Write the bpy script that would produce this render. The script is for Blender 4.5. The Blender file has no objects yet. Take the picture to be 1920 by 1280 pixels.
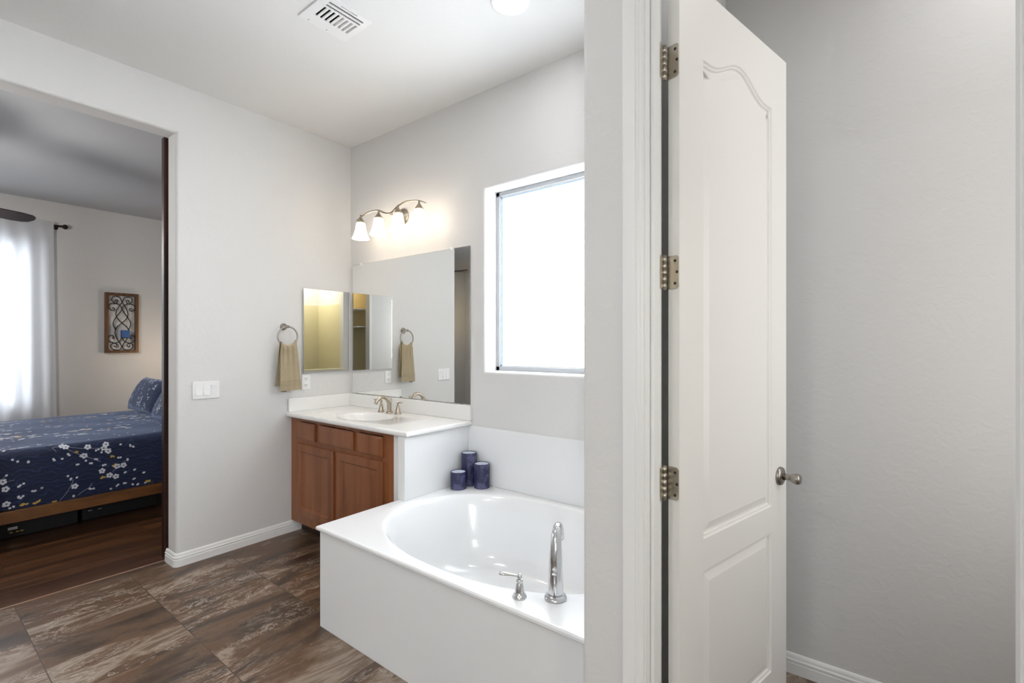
import bpy, bmesh, math, random
from mathutils import Vector, Matrix
random.seed(7)
scene = bpy.context.scene
COL = scene.collection
PI = math.pi

# ------------------------------------------------------------------ camera, sky, exposure
FOC = 904.0
TH = math.atan(697 / 904.0)
cam_d = bpy.data.cameras.new('camera')
cam = bpy.data.objects.new('camera', cam_d)
COL.objects.link(cam)
cam.location = (0, 0, 1.40)
cam.rotation_euler = (PI / 2, 0, TH)
cam_d.sensor_fit = 'HORIZONTAL'
cam_d.sensor_width = 36.0
cam_d.lens = FOC / 1920 * 36.0
cam_d.shift_y = 7.0 / 1920
cam_d.clip_start = 0.02
scene.camera = cam

vs = scene.view_settings
vs.view_transform = 'Standard'
vs.look = 'None'
vs.gamma = 1.0
vs.exposure = 0.26
vs.use_curve_mapping = False

world = bpy.data.worlds.new('world')
scene.world = world
world.use_nodes = True
bg = world.node_tree.nodes['Background']
bg.inputs[0].default_value = (0.80, 0.89, 1.0, 1)
bg.inputs[1].default_value = 1.0


def area(name, loc, rot, sx, sy, power, col=(1, 1, 1), shape='RECTANGLE', spread=PI):
    d = bpy.data.lights.new(name, 'AREA')
    d.shape = shape
    d.size = sx
    if shape in ('RECTANGLE', 'ELLIPSE'):
        d.size_y = sy
    d.energy = power
    d.color = col
    d.spread = spread
    o = bpy.data.objects.new(name, d)
    COL.objects.link(o)
    o.location = loc
    o.rotation_euler = rot
    return o


def point(name, loc, power, col, r=0.03):
    d = bpy.data.lights.new(name, 'POINT')
    d.energy = power
    d.color = col
    d.shadow_soft_size = r
    o = bpy.data.objects.new(name, d)
    COL.objects.link(o)
    o.location = loc
    return o


WARM = (1.0, 0.82, 0.62)
SOFT = (0.985, 0.985, 0.985)
DAY = (0.92, 0.965, 1.0)
# daylight outside the frosted bathroom window and outside the bedroom window
area('daylight_bathroom', (-1.46, 2.90, 1.90), (-PI / 2, 0, 0), 1.5, 1.5, 79, DAY)
area('daylight_bedroom', (-8.05, 0.10, 1.75), (0, -PI / 2, 0), 2.0, 1.9, 78, DAY)
# fill lights at added windows behind the camera and in the toilet room
area('fill_side', (1.31, -2.015, 1.75), (0, PI / 2, 0), 1.3, 0.45, 64, DAY)
area('fill_toilet', (0.82, 1.85, 1.50), (0, PI / 2, 0), 1.5, 0.6, 6.5, (1.0, 0.97, 0.93))
# recessed ceiling lamps: first one in view, the unseen rest added for fill
CANS = [(-1.42, 1.83), (-2.00, 0.45), (-0.9, -1.6), (0.48, 1.92)]
CAN_P = [2, 9, 15, 3.9]
for (cx, cy), p in zip(CANS, CAN_P):
    area('recessed_lamp_light', (cx, cy, 3.0444), (0, 0, 0), 0.128, 0.12, p, SOFT, 'DISK')
area('shower_lamp_light', (1.75, -0.15, 2.98), (0, 0, 0), 0.14, 0.14, 17, (1.0, 0.92, 0.72), 'DISK')
point('closet_fill', (2.0, -1.0, 2.6), 7, (1.0, 0.78, 0.45), 0.05)  # added light standing in for an unseen closet lamp
point('bedside_bulb', (-6.95, 2.25, 1.25), 5.5, (1.0, 0.80, 0.60), 0.06)
point('fan_fill', (-5.15, 0.07, 2.29), 96, (1.0, 0.97, 0.93), 0.07)  # added fill for the bedroom, placed under the fan motor
point('bedroom_corner_bulb', (-6.9, -2.9, 2.0), 4, (1.0, 0.76, 0.38), 0.06)


# ------------------------------------------------------------------ materials
def rgb(h):
    h = h.lstrip('#')
    v = [int(h[i:i + 2], 16) / 255 for i in (0, 2, 4)]
    return tuple((c / 12.92 if c <= .04045 else ((c + .055) / 1.055) ** 2.4) for c in v)


class NT:
    def __init__(self, name):
        self.m = bpy.data.materials.new(name)
        self.m.use_nodes = True
        self.t = self.m.node_tree
        self.b = self.t.nodes['Principled BSDF']
        self.out = self.t.nodes['Material Output']

    def n(self, typ, **kw):
        nd = self.t.nodes.new(typ)
        for k, v in kw.items():
            if k.startswith('i_'):
                nd.inputs[k[2:].replace('_', ' ')].default_value = v
            else:
                setattr(nd, k, v)
        return nd

    def l(self, a, b):
        self.t.links.new(a, b)

    def set(self, col=None, rough=None, metal=None, **kw):
        b = self.b.inputs
        if col is not None:
            b['Base Color'].default_value = (*col, 1)
        if rough is not None:
            b['Roughness'].default_value = rough
        if metal is not None:
            b['Metallic'].default_value = metal
        for k, v in kw.items():
            b[k].default_value = v
        return self

    def bump(self, src, strength, dist=0.002):
        bp = self.n('ShaderNodeBump')
        bp.inputs['Strength'].default_value = strength
        bp.inputs['Distance'].default_value = dist
        self.l(src, bp.inputs['Height'])
        self.l(bp.outputs[0], self.b.inputs['Normal'])

    def coords(self, scale=(1, 1, 1), loc=(0, 0, 0), rot=(0, 0, 0)):
        g = self.n('ShaderNodeTexCoord')
        mp = self.n('ShaderNodeMapping')
        mp.inputs['Scale'].default_value = scale
        mp.inputs['Location'].default_value = loc
        mp.inputs['Rotation'].default_value = rot
        self.l(g.outputs['Object'], mp.inputs['Vector'])
        return mp.outputs[0]

    def ramp(self, fac, stops):
        r = self.n('ShaderNodeValToRGB')
        el = r.color_ramp.elements
        while len(el) < len(stops):
            el.new(0.5)
        for e, (p, c) in zip(el, stops):
            e.position = p
            e.color = (*c, 1) if len(c) == 3 else c
        self.l(fac, r.inputs[0])
        return r.outputs[0]


def plain(name, col, rough=0.5, metal=0.0, **kw):
    return NT(name).set(col, rough, metal, **kw).m


def wall_paint(name, col, bump=0.15, sc=26):
    t = NT(name).set(col, 0.75)
    v = t.coords((1, 1, 1))
    no = t.n('ShaderNodeTexNoise', i_Scale=sc, i_Detail=3.0, i_Roughness=0.55, i_Distortion=0.6)
    t.l(v, no.inputs['Vector'])
    mr = t.ramp(no.outputs[0], [(0.42, (0, 0, 0)), (0.62, (1, 1, 1))])
    t.bump(mr, bump, 0.0025)
    return t.m


def wood(name, dark, mid, light, axis, rough=0.4, sc=1.0, ring=9.0):
    t = NT(name).set(mid, rough)
    s = [14 * sc, 14 * sc, 14 * sc]
    s[axis] = 0.9 * sc
    v = t.coords(s)
    no = t.n('ShaderNodeTexNoise', i_Scale=1.0, i_Detail=7.0, i_Roughness=0.62, i_Distortion=0.9)
    t.l(v, no.inputs['Vector'])
    c = t.ramp(no.outputs[0], [(0.30, dark), (0.52, mid), (0.72, light)])
    t.l(c, t.b.inputs['Base Color'])
    t.bump(no.outputs[0], 0.12, 0.001)
    return t.m


M = {}
M['wall'] = wall_paint('wall_paint', (0.665, 0.658, 0.648))
M['wall_bedroom'] = wall_paint('bedroom_wall_paint', (0.60, 0.592, 0.58))
M['ceiling'] = wall_paint('ceiling_paint', (0.77, 0.765, 0.755), 0.08, 40)
M['trim'] = plain('white_trim_paint', (0.80, 0.80, 0.79), 0.35)
M['door'] = plain('cream_door_paint', (0.79, 0.77, 0.735), 0.38)
M['gelcoat'] = plain('white_cultured_marble', (0.80, 0.805, 0.81), 0.16, 0, **{'Coat Weight': 0.4, 'Coat Roughness': 0.06})
M['apron'] = plain('white_satin_panel', (0.77, 0.775, 0.78), 0.32)
M['counter'] = plain('white_counter_marble', (0.82, 0.815, 0.80), 0.14, 0, **{'Coat Weight': 0.4, 'Coat Roughness': 0.06})
M['plastic'] = plain('white_plastic', (0.80, 0.80, 0.80), 0.35)
M['dark_slot'] = plain('dark_slot', (0.03, 0.03, 0.03), 0.7)
M['duct'] = plain('dark_duct', (0.035, 0.036, 0.038), 0.8)
M['mirror'] = plain('mirror_silver', (0.90, 0.91, 0.90), 0.0, 1.0)
M['mirror_edge'] = plain('mirror_edge', (0.33, 0.33, 0.30), 0.25, 0.8)
M['chrome'] = plain('brushed_chrome', (0.62, 0.62, 0.63), 0.17, 1.0)
M['nickel'] = plain('brushed_nickel', (0.48, 0.42, 0.34), 0.27, 1.0)
M['nickel_dark'] = plain('satin_nickel', (0.34, 0.315, 0.285), 0.30, 1.0)
M['hinge'] = plain('satin_nickel_hinge', (0.56, 0.52, 0.45), 0.33, 1.0)
M['bronze'] = plain('dark_bronze', (0.022, 0.016, 0.014), 0.45, 0.6)
M['iron'] = plain('black_wrought_iron', (0.012, 0.010, 0.010), 0.55, 0.3)
M['towel_tag'] = plain('dark_tag', (0.02, 0.02, 0.02), 0.8)
M['wax_blue'] = plain('blue_wax', (0.035, 0.10, 0.30), 0.5)
M['case_dark'] = plain('dark_case', (0.009, 0.008, 0.009), 0.6)
M['silver'] = plain('silver_label', (0.55, 0.55, 0.58), 0.4, 0.5)
M['brass'] = plain('brass', (0.75, 0.52, 0.16), 0.3, 1.0)
M['frame_alu'] = plain('grey_window_frame', (0.42, 0.43, 0.45), 0.45)
M['seal'] = plain('blue_window_seal', (0.08, 0.22, 0.50), 0.5)
M['shower'] = plain('cream_shower_surround', (0.68, 0.63, 0.44), 0.3)
M['closet'] = plain('closet_tan_paint', (0.42, 0.35, 0.19), 0.8)
M['wood_cab'] = wood('cherry_cabinet_wood', rgb('#6f3f22'), rgb('#895332'), rgb('#98613e'), 2, 0.36, 0.6)
M['wood_bed'] = wood('bed_walnut_wood', rgb('#3a2113'), rgb('#6b4526'), rgb('#8a5d36'), 1, 0.4)
M['wood_barn'] = wood('dark_barn_door_wood', rgb('#120806'), rgb('#2b130e'), rgb('#44231a'), 2, 0.4)
M['wood_fan'] = wood('dark_fan_wood', rgb('#10090b'), rgb('#1c0f10'), rgb('#281618'), 0, 0.5)
M['wood_sconce'] = wood('sconce_frame_wood', rgb('#3a2310'), rgb('#5f3e1d'), rgb('#7a542b'), 2, 0.5, 1.6)


def mat_tile():
    t = NT('brown_slate_tile').set((0.12, 0.09, 0.07), 0.28)
    g = t.n('ShaderNodeTexCoord')
    mp = t.n('ShaderNodeMapping')
    mp.inputs['Location'].default_value = (2.59 + 0.475 * 8, -0.904 + 0.486 * 8, 0)
    t.l(g.outputs['Object'], mp.inputs['Vector'])
    br = t.n('ShaderNodeTexBrick', offset=0.30, offset_frequency=2)
    br.inputs['Color1'].default_value = (0, 0, 0, 1)
    br.inputs['Color2'].default_value = (1, 1, 1, 1)
    br.inputs['Mortar'].default_value = (0.5, 0.5, 0.5, 1)
    br.inputs['Scale'].default_value = 1.0
    br.inputs['Mortar Size'].default_value = 0.0022
    br.inputs['Mortar Smooth'].default_value = 0.1
    br.inputs['Brick Width'].default_value = 0.475
    br.inputs['Row Height'].default_value = 0.486
    t.l(mp.outputs[0], br.inputs['Vector'])
    # slate swirl, its own stretch of it on every tile
    mp2 = t.n('ShaderNodeMapping')
    mp2.inputs['Scale'].default_value = (3.6, 1.15, 1)
    mp2.inputs['Rotation'].default_value = (0, 0, 0.10)
    t.l(g.outputs['Object'], mp2.inputs['Vector'])
    sep = t.n('ShaderNodeMath', operation='MULTIPLY')
    t.l(br.outputs['Color'], sep.inputs[0])
    sep.inputs[1].default_value = 37.0
    n1 = t.n('ShaderNodeTexNoise', noise_dimensions='4D', i_Scale=1.0, i_Detail=9.0, i_Roughness=0.60, i_Distortion=1.3)
    t.l(mp2.outputs[0], n1.inputs['Vector'])
    t.l(sep.outputs[0], n1.inputs['W'])
    base = t.ramp(n1.outputs[0], [(0.30, rgb('#2a1e16')), (0.43, rgb('#4a3a2e')), (0.49, rgb('#624c3a')), (0.53, rgb('#5d432f')), (0.57, rgb('#766251')),
                                  (0.60, rgb('#948577')), (0.63, rgb('#6f5d4c')), (0.75, rgb('#4d3c2f'))])
    # thin pale veins
    n2 = t.n('ShaderNodeTexNoise', noise_dimensions='4D', i_Scale=2.1, i_Detail=8.0, i_Roughness=0.72, i_Distortion=2.2)
    t.l(mp2.outputs[0], n2.inputs['Vector'])
    t.l(sep.outputs[0], n2.inputs['W'])
    vein = t.ramp(n2.outputs[0], [(0.482, (0, 0, 0)), (0.50, (1, 1, 1)), (0.518, (0, 0, 0))])
    n3 = t.n('ShaderNodeTexNoise', noise_dimensions='4D', i_Scale=0.9, i_Detail=2.0)
    t.l(mp2.outputs[0], n3.inputs['Vector'])
    t.l(sep.outputs[0], n3.inputs['W'])
    msk = t.ramp(n3.outputs[0], [(0.44, (0, 0, 0)), (0.58, (0.9, 0.9, 0.9))])
    mul = t.n('ShaderNodeMath', operation='MULTIPLY')
    t.l(vein, mul.inputs[0])
    t.l(msk, mul.inputs[1])
    mx = t.n('ShaderNodeMix', data_type='RGBA')
    t.l(mul.outputs[0], mx.inputs['Factor'])
    t.l(base, mx.inputs[6])
    mx.inputs[7].default_value = (*rgb('#b9ada0'), 1)
    mx2 = t.n('ShaderNodeMix', data_type='RGBA')
    t.l(br.outputs['Fac'], mx2.inputs['Factor'])
    t.l(mx.outputs[2], mx2.inputs[6])
    mx2.inputs[7].default_value = (*rgb('#4a3b31'), 1)
    t.l(mx2.outputs[2], t.b.inputs['Base Color'])
    rr = t.ramp(n1.outputs[0], [(0.3, (0.28, 0.28, 0.28)), (0.75, (0.42, 0.42, 0.42))])
    t.l(rr, t.b.inputs['Roughness'])
    sub = t.n('ShaderNodeMath', operation='MULTIPLY_ADD')
    t.l(br.outputs['Fac'], sub.inputs[0])
    sub.inputs[1].default_value = -1.5
    t.l(n1.outputs[0], sub.inputs[2])
    t.bump(sub.outputs[0], 0.25, 0.002)
    return t.m


def mat_planks():
    t = NT('dark_plank_floor').set((0.06, 0.03, 0.02), 0.3)
    g = t.n('ShaderNodeTexCoord')
    mp = t.n('ShaderNodeMapping')
    mp.inputs['Rotation'].default_value = (0, 0, PI / 2)
    t.l(g.outputs['Object'], mp.inputs['Vector'])
    br = t.n('ShaderNodeTexBrick', offset=0.37, offset_frequency=2)
    br.inputs['Color1'].default_value = (0, 0, 0, 1)
    br.inputs['Color2'].default_value = (1, 1, 1, 1)
    br.inputs['Mortar'].default_value = (0, 0, 0, 1)
    br.inputs['Scale'].default_value = 1.0
    br.inputs['Mortar Size'].default_value = 0.0012
    br.inputs['Brick Width'].default_value = 1.2
    br.inputs['Row Height'].default_value = 0.16
    t.l(mp.outputs[0], br.inputs['Vector'])
    w = t.n('ShaderNodeMath', operation='MULTIPLY')
    t.l(br.outputs['Color'], w.inputs[0])
    w.inputs[1].default_value = 23.0
    mp2 = t.n('ShaderNodeMapping')
    mp2.inputs['Scale'].default_value = (16, 1.1, 1)
    t.l(g.outputs['Object'], mp2.inputs['Vector'])
    n1 = t.n('ShaderNodeTexNoise', noise_dimensions='4D', i_Scale=1.0, i_Detail=7.0, i_Roughness=0.6, i_Distortion=0.5)
    t.l(mp2.outputs[0], n1.inputs['Vector'])
    t.l(w.outputs[0], n1.inputs['W'])
    c = t.ramp(n1.outputs[0], [(0.30, rgb('#261711')), (0.50, rgb('#4d3220')), (0.72, rgb('#734e30'))])
    mx = t.n('ShaderNodeMix', data_type='RGBA')
    t.l(br.outputs['Fac'], mx.inputs['Factor'])
    t.l(c, mx.inputs[6])
    mx.inputs[7].default_value = (0.008, 0.004, 0.003, 1)
    t.l(mx.outputs[2], t.b.inputs['Base Color'])
    t.bump(n1.outputs[0], 0.1, 0.001)
    return t.m


M['tile'] = mat_tile()
M['planks'] = mat_planks()


def mat_frost():
    t = NT('frosted_window_glass')
    t.t.nodes.remove(t.b)
    tr = t.n('ShaderNodeBsdfTransparent')
    tl = t.n('ShaderNodeBsdfTranslucent')
    gl = t.n('ShaderNodeBsdfGlossy')
    gl.inputs['Roughness'].default_value = 0.25
    tl.inputs[0].default_value = (0.92, 0.94, 0.96, 1)
    no = t.n('ShaderNodeTexNoise', i_Scale=55.0, i_Detail=4.0)
    t.l(t.coords(), no.inputs['Vector'])
    bp = t.n('ShaderNodeBump', i_Strength=0.4, i_Distance=0.002)
    t.l(no.outputs[0], bp.inputs['Height'])
    t.l(bp.outputs[0], gl.inputs['Normal'])
    m1 = t.n('ShaderNodeMixShader')
    m1.inputs[0].default_value = 0.62
    t.l(tr.outputs[0], m1.inputs[1])
    t.l(tl.outputs[0], m1.inputs[2])
    m2 = t.n('ShaderNodeMixShader')
    m2.inputs[0].default_value = 0.05
    t.l(m1.outputs[0], m2.inputs[1])
    t.l(gl.outputs[0], m2.inputs[2])
    t.l(m2.outputs[0], t.out.inputs[0])
    return t.m


def mat_sheer():
    t = NT('white_sheer_fabric')
    t.t.nodes.remove(t.b)
    tr = t.n('ShaderNodeBsdfTransparent')
    tl = t.n('ShaderNodeBsdfTranslucent')
    df = t.n('ShaderNodeBsdfDiffuse')
    tl.inputs[0].default_value = (0.62, 0.64, 0.68, 1)
    df.inputs[0].default_value = (0.84, 0.84, 0.86, 1)
    m1 = t.n('ShaderNodeMixShader')
    m1.inputs[0].default_value = 0.5
    t.l(tl.outputs[0], m1.inputs[1])
    t.l(df.outputs[0], m1.inputs[2])
    m2 = t.n('ShaderNodeMixShader')
    m2.inputs[0].default_value = 0.95
    t.l(tr.outputs[0], m2.inputs[1])
    t.l(m1.outputs[0], m2.inputs[2])
    t.l(m2.outputs[0], t.out.inputs[0])
    return t.m


def mat_shade():
    t = NT('lit_frosted_lamp_glass')
    t.t.nodes.remove(t.b)
    tr = t.n('ShaderNodeBsdfTransparent')
    tl = t.n('ShaderNodeBsdfTranslucent')
    tl.inputs[0].default_value = (0.9, 0.88, 0.84, 1)
    em = t.n('ShaderNodeEmission')
    em.inputs[0].default_value = (1.0, 0.90, 0.76, 1)
    em.inputs[1].default_value = 1.1
    m1 = t.n('ShaderNodeMixShader')
    m1.inputs[0].default_value = 0.6
    t.l(tr.outputs[0], m1.inputs[1])
    t.l(tl.outputs[0], m1.inputs[2])
    ad = t.n('ShaderNodeAddShader')
    t.l(m1.outputs[0], ad.inputs[0])
    t.l(em.outputs[0], ad.inputs[1])
    t.l(ad.outputs[0], t.out.inputs[0])
    return t.m


def mat_emit(name, col, s):
    t = NT(name)
    t.t.nodes.remove(t.b)
    em = t.n('ShaderNodeEmission')
    em.inputs[0].default_value = (*col, 1)
    em.inputs[1].default_value = s
    t.l(em.outputs[0], t.out.inputs[0])
    return t.m


def mat_glass():
    t = NT('clear_glass')
    t.t.nodes.remove(t.b)
    tr = t.n('ShaderNodeBsdfTransparent')
    gl = t.n('ShaderNodeBsdfGlossy')
    gl.inputs['Roughness'].default_value = 0.0
    m = t.n('ShaderNodeMixShader')
    m.inputs[0].default_value = 0.06
    t.l(tr.outputs[0], m.inputs[1])
    t.l(gl.outputs[0], m.inputs[2])
    t.l(m.outputs[0], t.out.inputs[0])
    return t.m


M['frost'] = mat_frost()
M['sheer'] = mat_sheer()
M['shade'] = mat_shade()
M['glass'] = mat_glass()
M['lens'] = mat_emit('lit_lamp_lens', (1.0, 0.97, 0.92), 6.0)
M['bulb'] = mat_emit('lit_bulb', (1.0, 0.85, 0.62), 8.0)


def mat_towel():
    t = NT('olive_terry_towel').set(rgb('#a39678'), 0.95, 0, **{'Sheen Weight': 0.3})
    no = t.n('ShaderNodeTexNoise', i_Scale=420.0, i_Detail=3.0)
    t.l(t.coords(), no.inputs['Vector'])
    c = t.ramp(no.outputs[0], [(0.3, rgb('#91846a')), (0.7, rgb('#b3a487'))])
    t.l(c, t.b.inputs['Base Color'])
    t.bump(no.outputs[0], 0.6, 0.003)
    return t.m


def mat_quilt():
    t = NT('navy_quilt_cotton').set(rgb('#222e50'), 0.75, 0, **{'Sheen Weight': 0.5, 'Sheen Roughness': 0.4, 'Sheen Tint': (0.55, 0.68, 1.0, 1)})
    v = t.coords((1, 1, 1))
    wv = t.n('ShaderNodeTexWave', wave_type='BANDS', bands_direction='Z', i_Scale=9.0, i_Distortion=9.0, i_Detail=1.0)
    wv.inputs['Detail Scale'].default_value = 1.6
    t.l(v, wv.inputs['Vector'])
    ln = t.ramp(wv.outputs[0], [(0.90, (0, 0, 0)), (0.97, (1, 1, 1))])
    mx = t.n('ShaderNodeMix', data_type='RGBA')
    t.l(ln, mx.inputs['Factor'])
    mx.inputs[6].default_value = (*rgb('#15203f'), 1)
    mx.inputs[7].default_value = (*rgb('#25345a'), 1)
    t.l(mx.outputs[2], t.b.inputs['Base Color'])
    t.bump(wv.outputs[0], 0.25, 0.006)
    return t.m


def mat_candle():
    t = NT('navy_crackle_candle').set(rgb('#2a2c50'), 0.42)
    v = t.coords((1, 1, 1))
    vo = t.n('ShaderNodeTexVoronoi', feature='DISTANCE_TO_EDGE', i_Scale=260.0)
    t.l(v, vo.inputs['Vector'])
    no = t.n('ShaderNodeTexNoise', i_Scale=15.0, i_Detail=2.0)
    t.l(v, no.inputs['Vector'])
    e = t.ramp(vo.outputs['Distance'], [(0.05, (1, 1, 1)), (0.16, (0, 0, 0))])
    k = t.ramp(no.outputs[0], [(0.50, (0, 0, 0)), (0.62, (0.9, 0.9, 0.9))])
    mu = t.n('ShaderNodeMath', operation='MULTIPLY')
    t.l(e, mu.inputs[0])
    t.l(k, mu.inputs[1])
    mx = t.n('ShaderNodeMix', data_type='RGBA')
    t.l(mu.outputs[0], mx.inputs['Factor'])
    mx.inputs[6].default_value = (*rgb('#23254a'), 1)
    mx.inputs[7].default_value = (*rgb('#7c7ca6'), 1)
    t.l(mx.outputs[2], t.b.inputs['Base Color'])
    t.bump(mu.outputs[0], 0.5, 0.002)
    return t.m


M['towel'] = mat_towel()
M['quilt'] = mat_quilt()
M['candle'] = mat_candle()
M['candle_wax'] = plain('pale_blue_wax', rgb('#c3cad8'), 0.5)
M['petal'] = plain('white_blossom_print', rgb('#d9dce6'), 0.8)
M['petal_gold'] = plain('gold_blossom_print', rgb('#cfae58'), 0.8)
M['twig'] = plain('grey_twig_print', rgb('#9aa0b4'), 0.8)


# ------------------------------------------------------------------ mesh helpers
def basis(d):
    d = Vector(d).normalized()
    a = Vector((0, 0, 1)) if abs(d.z) < 0.9 else Vector((1, 0, 0))
    u = d.cross(a).normalized()
    return d, u, d.cross(u).normalized()


def catmull(pts, k=8):
    P = [Vector(p) for p in pts]
    out = []
    for i in range(len(P) - 1):
        p0 = P[i - 1] if i else 2 * P[0] - P[1]
        p1, p2 = P[i], P[i + 1]
        p3 = P[i + 2] if i + 2 < len(P) else 2 * P[-1] - P[-2]
        for j in range(k):
            t = j / k
            out.append(0.5 * ((2 * p1) + (p2 - p0) * t + (2 * p0 - 5 * p1 + 4 * p2 - p3) * t * t + (3 * p1 - p0 - 3 * p2 + p3) * t ** 3))
    out.append(P[-1])
    return out


class MB:
    """collects shapes, links them as one mesh object"""
    def __init__(self):
        self.bm = bmesh.new()

    def box(self, x0, x1, y0, y1, z0, z1, bev=0.0, seg=2, mi=0):
        x0, x1 = min(x0, x1), max(x0, x1)
        y0, y1 = min(y0, y1), max(y0, y1)
        z0, z1 = min(z0, z1), max(z0, z1)
        b = self.bm
        v = [b.verts.new((x, y, z)) for x in (x0, x1) for y in (y0, y1) for z in (z0, z1)]
        fs = [b.faces.new([v[i] for i in q]) for q in ((0, 1, 3, 2), (4, 6, 7, 5), (0, 4, 5, 1), (2, 3, 7, 6), (0, 2, 6, 4), (1, 5, 7, 3))]
        for f in fs:
            f.material_index = mi
        if bev:
            es = list({e for f in fs for e in f.edges})
            r = bmesh.ops.bevel(b, geom=es, offset=bev, segments=seg, profile=0.5, affect='EDGES')
            for f in r['faces']:
                f.material_index = mi
                f.smooth = True
        return v

    def poly_prism(self, pts, lo, hi, axis=2, mi=0, smooth=False):
        """2D outline extruded along an axis; the outline gives the two other axes in order"""
        b = self.bm

        def P(a, c, h):
            if axis == 2:
                return (a, c, h)
            if axis == 1:
                return (a, h, c)
            return (h, a, c)
        A = [b.verts.new(P(p[0], p[1], lo)) for p in pts]
        B = [b.verts.new(P(p[0], p[1], hi)) for p in pts]
        n = len(pts)
        fs = [b.faces.new(A), b.faces.new(B)]
        for i in range(n):
            f = b.faces.new((A[i], A[(i + 1) % n], B[(i + 1) % n], B[i]))
            f.smooth = smooth
            fs.append(f)
        for f in fs:
            f.material_index = mi
        return A + B

    def lathe(self, prof, org, d=(0, 0, 1), seg=32, mi=0, smooth=True, cap=True):
        b = self.bm
        d, u, w = basis(d)
        org = Vector(org)
        rings = []
        for r, h in prof:
            if r < 1e-6:
                rings.append([b.verts.new(org + d * h)])
            else:
                rings.append([b.verts.new(org + d * h + (u * math.cos(2 * PI * k / seg) + w * math.sin(2 * PI * k / seg)) * r) for k in range(seg)])
        for A, B in zip(rings, rings[1:]):
            for k in range(seg):
                k2 = (k + 1) % seg
                q = [A[k % len(A)], A[k2 % len(A)], B[k2 % len(B)], B[k % len(B)]]
                q2 = []
                for x in q:
                    if x not in q2:
                        q2.append(x)
                if len(q2) > 2:
                    f = b.faces.new(q2)
                    f.smooth = smooth
                    f.material_index = mi
        if cap:
            for R in (rings[0], rings[-1]):
                if len(R) > 2:
                    f = b.faces.new(R)
                    f.material_index = mi
        return self

    def cyl(self, a, c, r, r2=None, seg=20, mi=0):
        a, c = Vector(a), Vector(c)
        L = (c - a).length
        self.lathe([(r, 0), (r if r2 is None else r2, L)], a, c - a, seg, mi)
        return self

    def tube(self, pts, rad, seg=12, mi=0, flat=1.0, close=False):
        b = self.bm
        P = [Vector(p) for p in pts]
        n = len(P)
        R = rad if isinstance(rad, (list, tuple)) else [rad] * n
        if len(R) != n:
            R = [R[0] + (R[-1] - R[0]) * i / (n - 1) for i in range(n)] if len(R) == 2 else R
        T = []
        for i in range(n):
            if close:
                T.append((P[(i + 1) % n] - P[i - 1]).normalized())
            else:
                T.append((P[min(i + 1, n - 1)] - P[max(i - 1, 0)]).normalized())
        _, u, w = basis(T[0])
        rings = []
        for i in range(n):
            if i:
                u = (u - T[i] * u.dot(T[i])).normalized()
            w = T[i].cross(u).normalized()
            rings.append([b.verts.new(P[i] + (u * math.cos(2 * PI * k / seg) + w * math.sin(2 * PI * k / seg) * flat) * R[i]) for k in range(seg)])
        prs = list(zip(rings, rings[1:])) + ([(rings[-1], rings[0])] if close else [])
        for A, B in prs:
            for k in range(seg):
                f = b.faces.new((A[k], A[(k + 1) % seg], B[(k + 1) % seg], B[k]))
                f.smooth = True
                f.material_index = mi
        if not close:
            for Rg in (rings[0], rings[-1]):
                f = b.faces.new(Rg)
                f.material_index = mi
        return self

    def sphere(self, c, r, sz=1.0, seg=20, rows=10, mi=0):
        prof = [(max(r * math.sin(PI * i / rows), 0 if i in (0, rows) else 1e-5), -r * sz * math.cos(PI * i / rows)) for i in range(rows + 1)]
        prof[0] = (0, -r * sz)
        prof[-1] = (0, r * sz)
        return self.lathe(prof, c, (0, 0, 1), seg, mi, cap=False)

    def surf(self, fn, nu, nv, mi=0, smooth=True):
        b = self.bm
        V = [[b.verts.new(fn(i / nu, j / nv)) for j in range(nv + 1)] for i in range(nu + 1)]
        for i in range(nu):
            for j in range(nv):
                f = b.faces.new((V[i][j], V[i + 1][j], V[i + 1][j + 1], V[i][j + 1]))
                f.smooth = smooth
                f.material_index = mi
        return V

    def xform(self, mat):
        bmesh.ops.transform(self.bm, matrix=mat, verts=self.bm.verts)
        return self

    def build(self, name, mats, parent=None, label=None, solid=0.0):
        b = self.bm
        bmesh.ops.remove_doubles(b, verts=b.verts, dist=1e-6)
        bmesh.ops.recalc_face_normals(b, faces=b.faces)
        if parent is not None:
            org = parent.matrix_world.translation.copy()
            p = parent
            org = Vector((0, 0, 0))
            while p is not None:
                org += Vector(p.location)
                p = p.parent
            bmesh.ops.translate(b, verts=b.verts, vec=-org)
        me = bpy.data.meshes.new(name)
        b.to_mesh(me)
        b.free()
        for m in (mats if isinstance(mats, (list, tuple)) else [mats]):
            me.materials.append(m)
        o = bpy.data.objects.new(name, me)
        COL.objects.link(o)
        if parent is not None:
            o.parent = parent
        if label:
            o['label'] = label
        if solid:
            md = o.modifiers.new('solid', 'SOLIDIFY')
            md.thickness = solid
            md.offset = 0
        return o


def tag(o, label, cat, group=None, kind=None):
    o['label'] = label
    o['category'] = cat
    if group:
        o['group'] = group
    if kind:
        o['kind'] = kind
    return o


def thing(name, loc, label, cat, group=None, kind=None):
    o = bpy.data.objects.new(name, None)
    o.empty_display_size = 0.05
    o.location = loc
    COL.objects.link(o)
    return tag(o, label, cat, group, kind)


def struct(o, label=None, cat=None):
    o['kind'] = 'structure'
    if label:
        o['label'] = label
        o['category'] = cat
    return o


def copy_tree(o, parent=None, loc=None):
    c = o.copy()
    COL.objects.link(c)
    c.parent = parent
    if loc is not None:
        c.location = loc
    for ch in list(o.children):
        copy_tree(ch, c)
    return c


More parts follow.
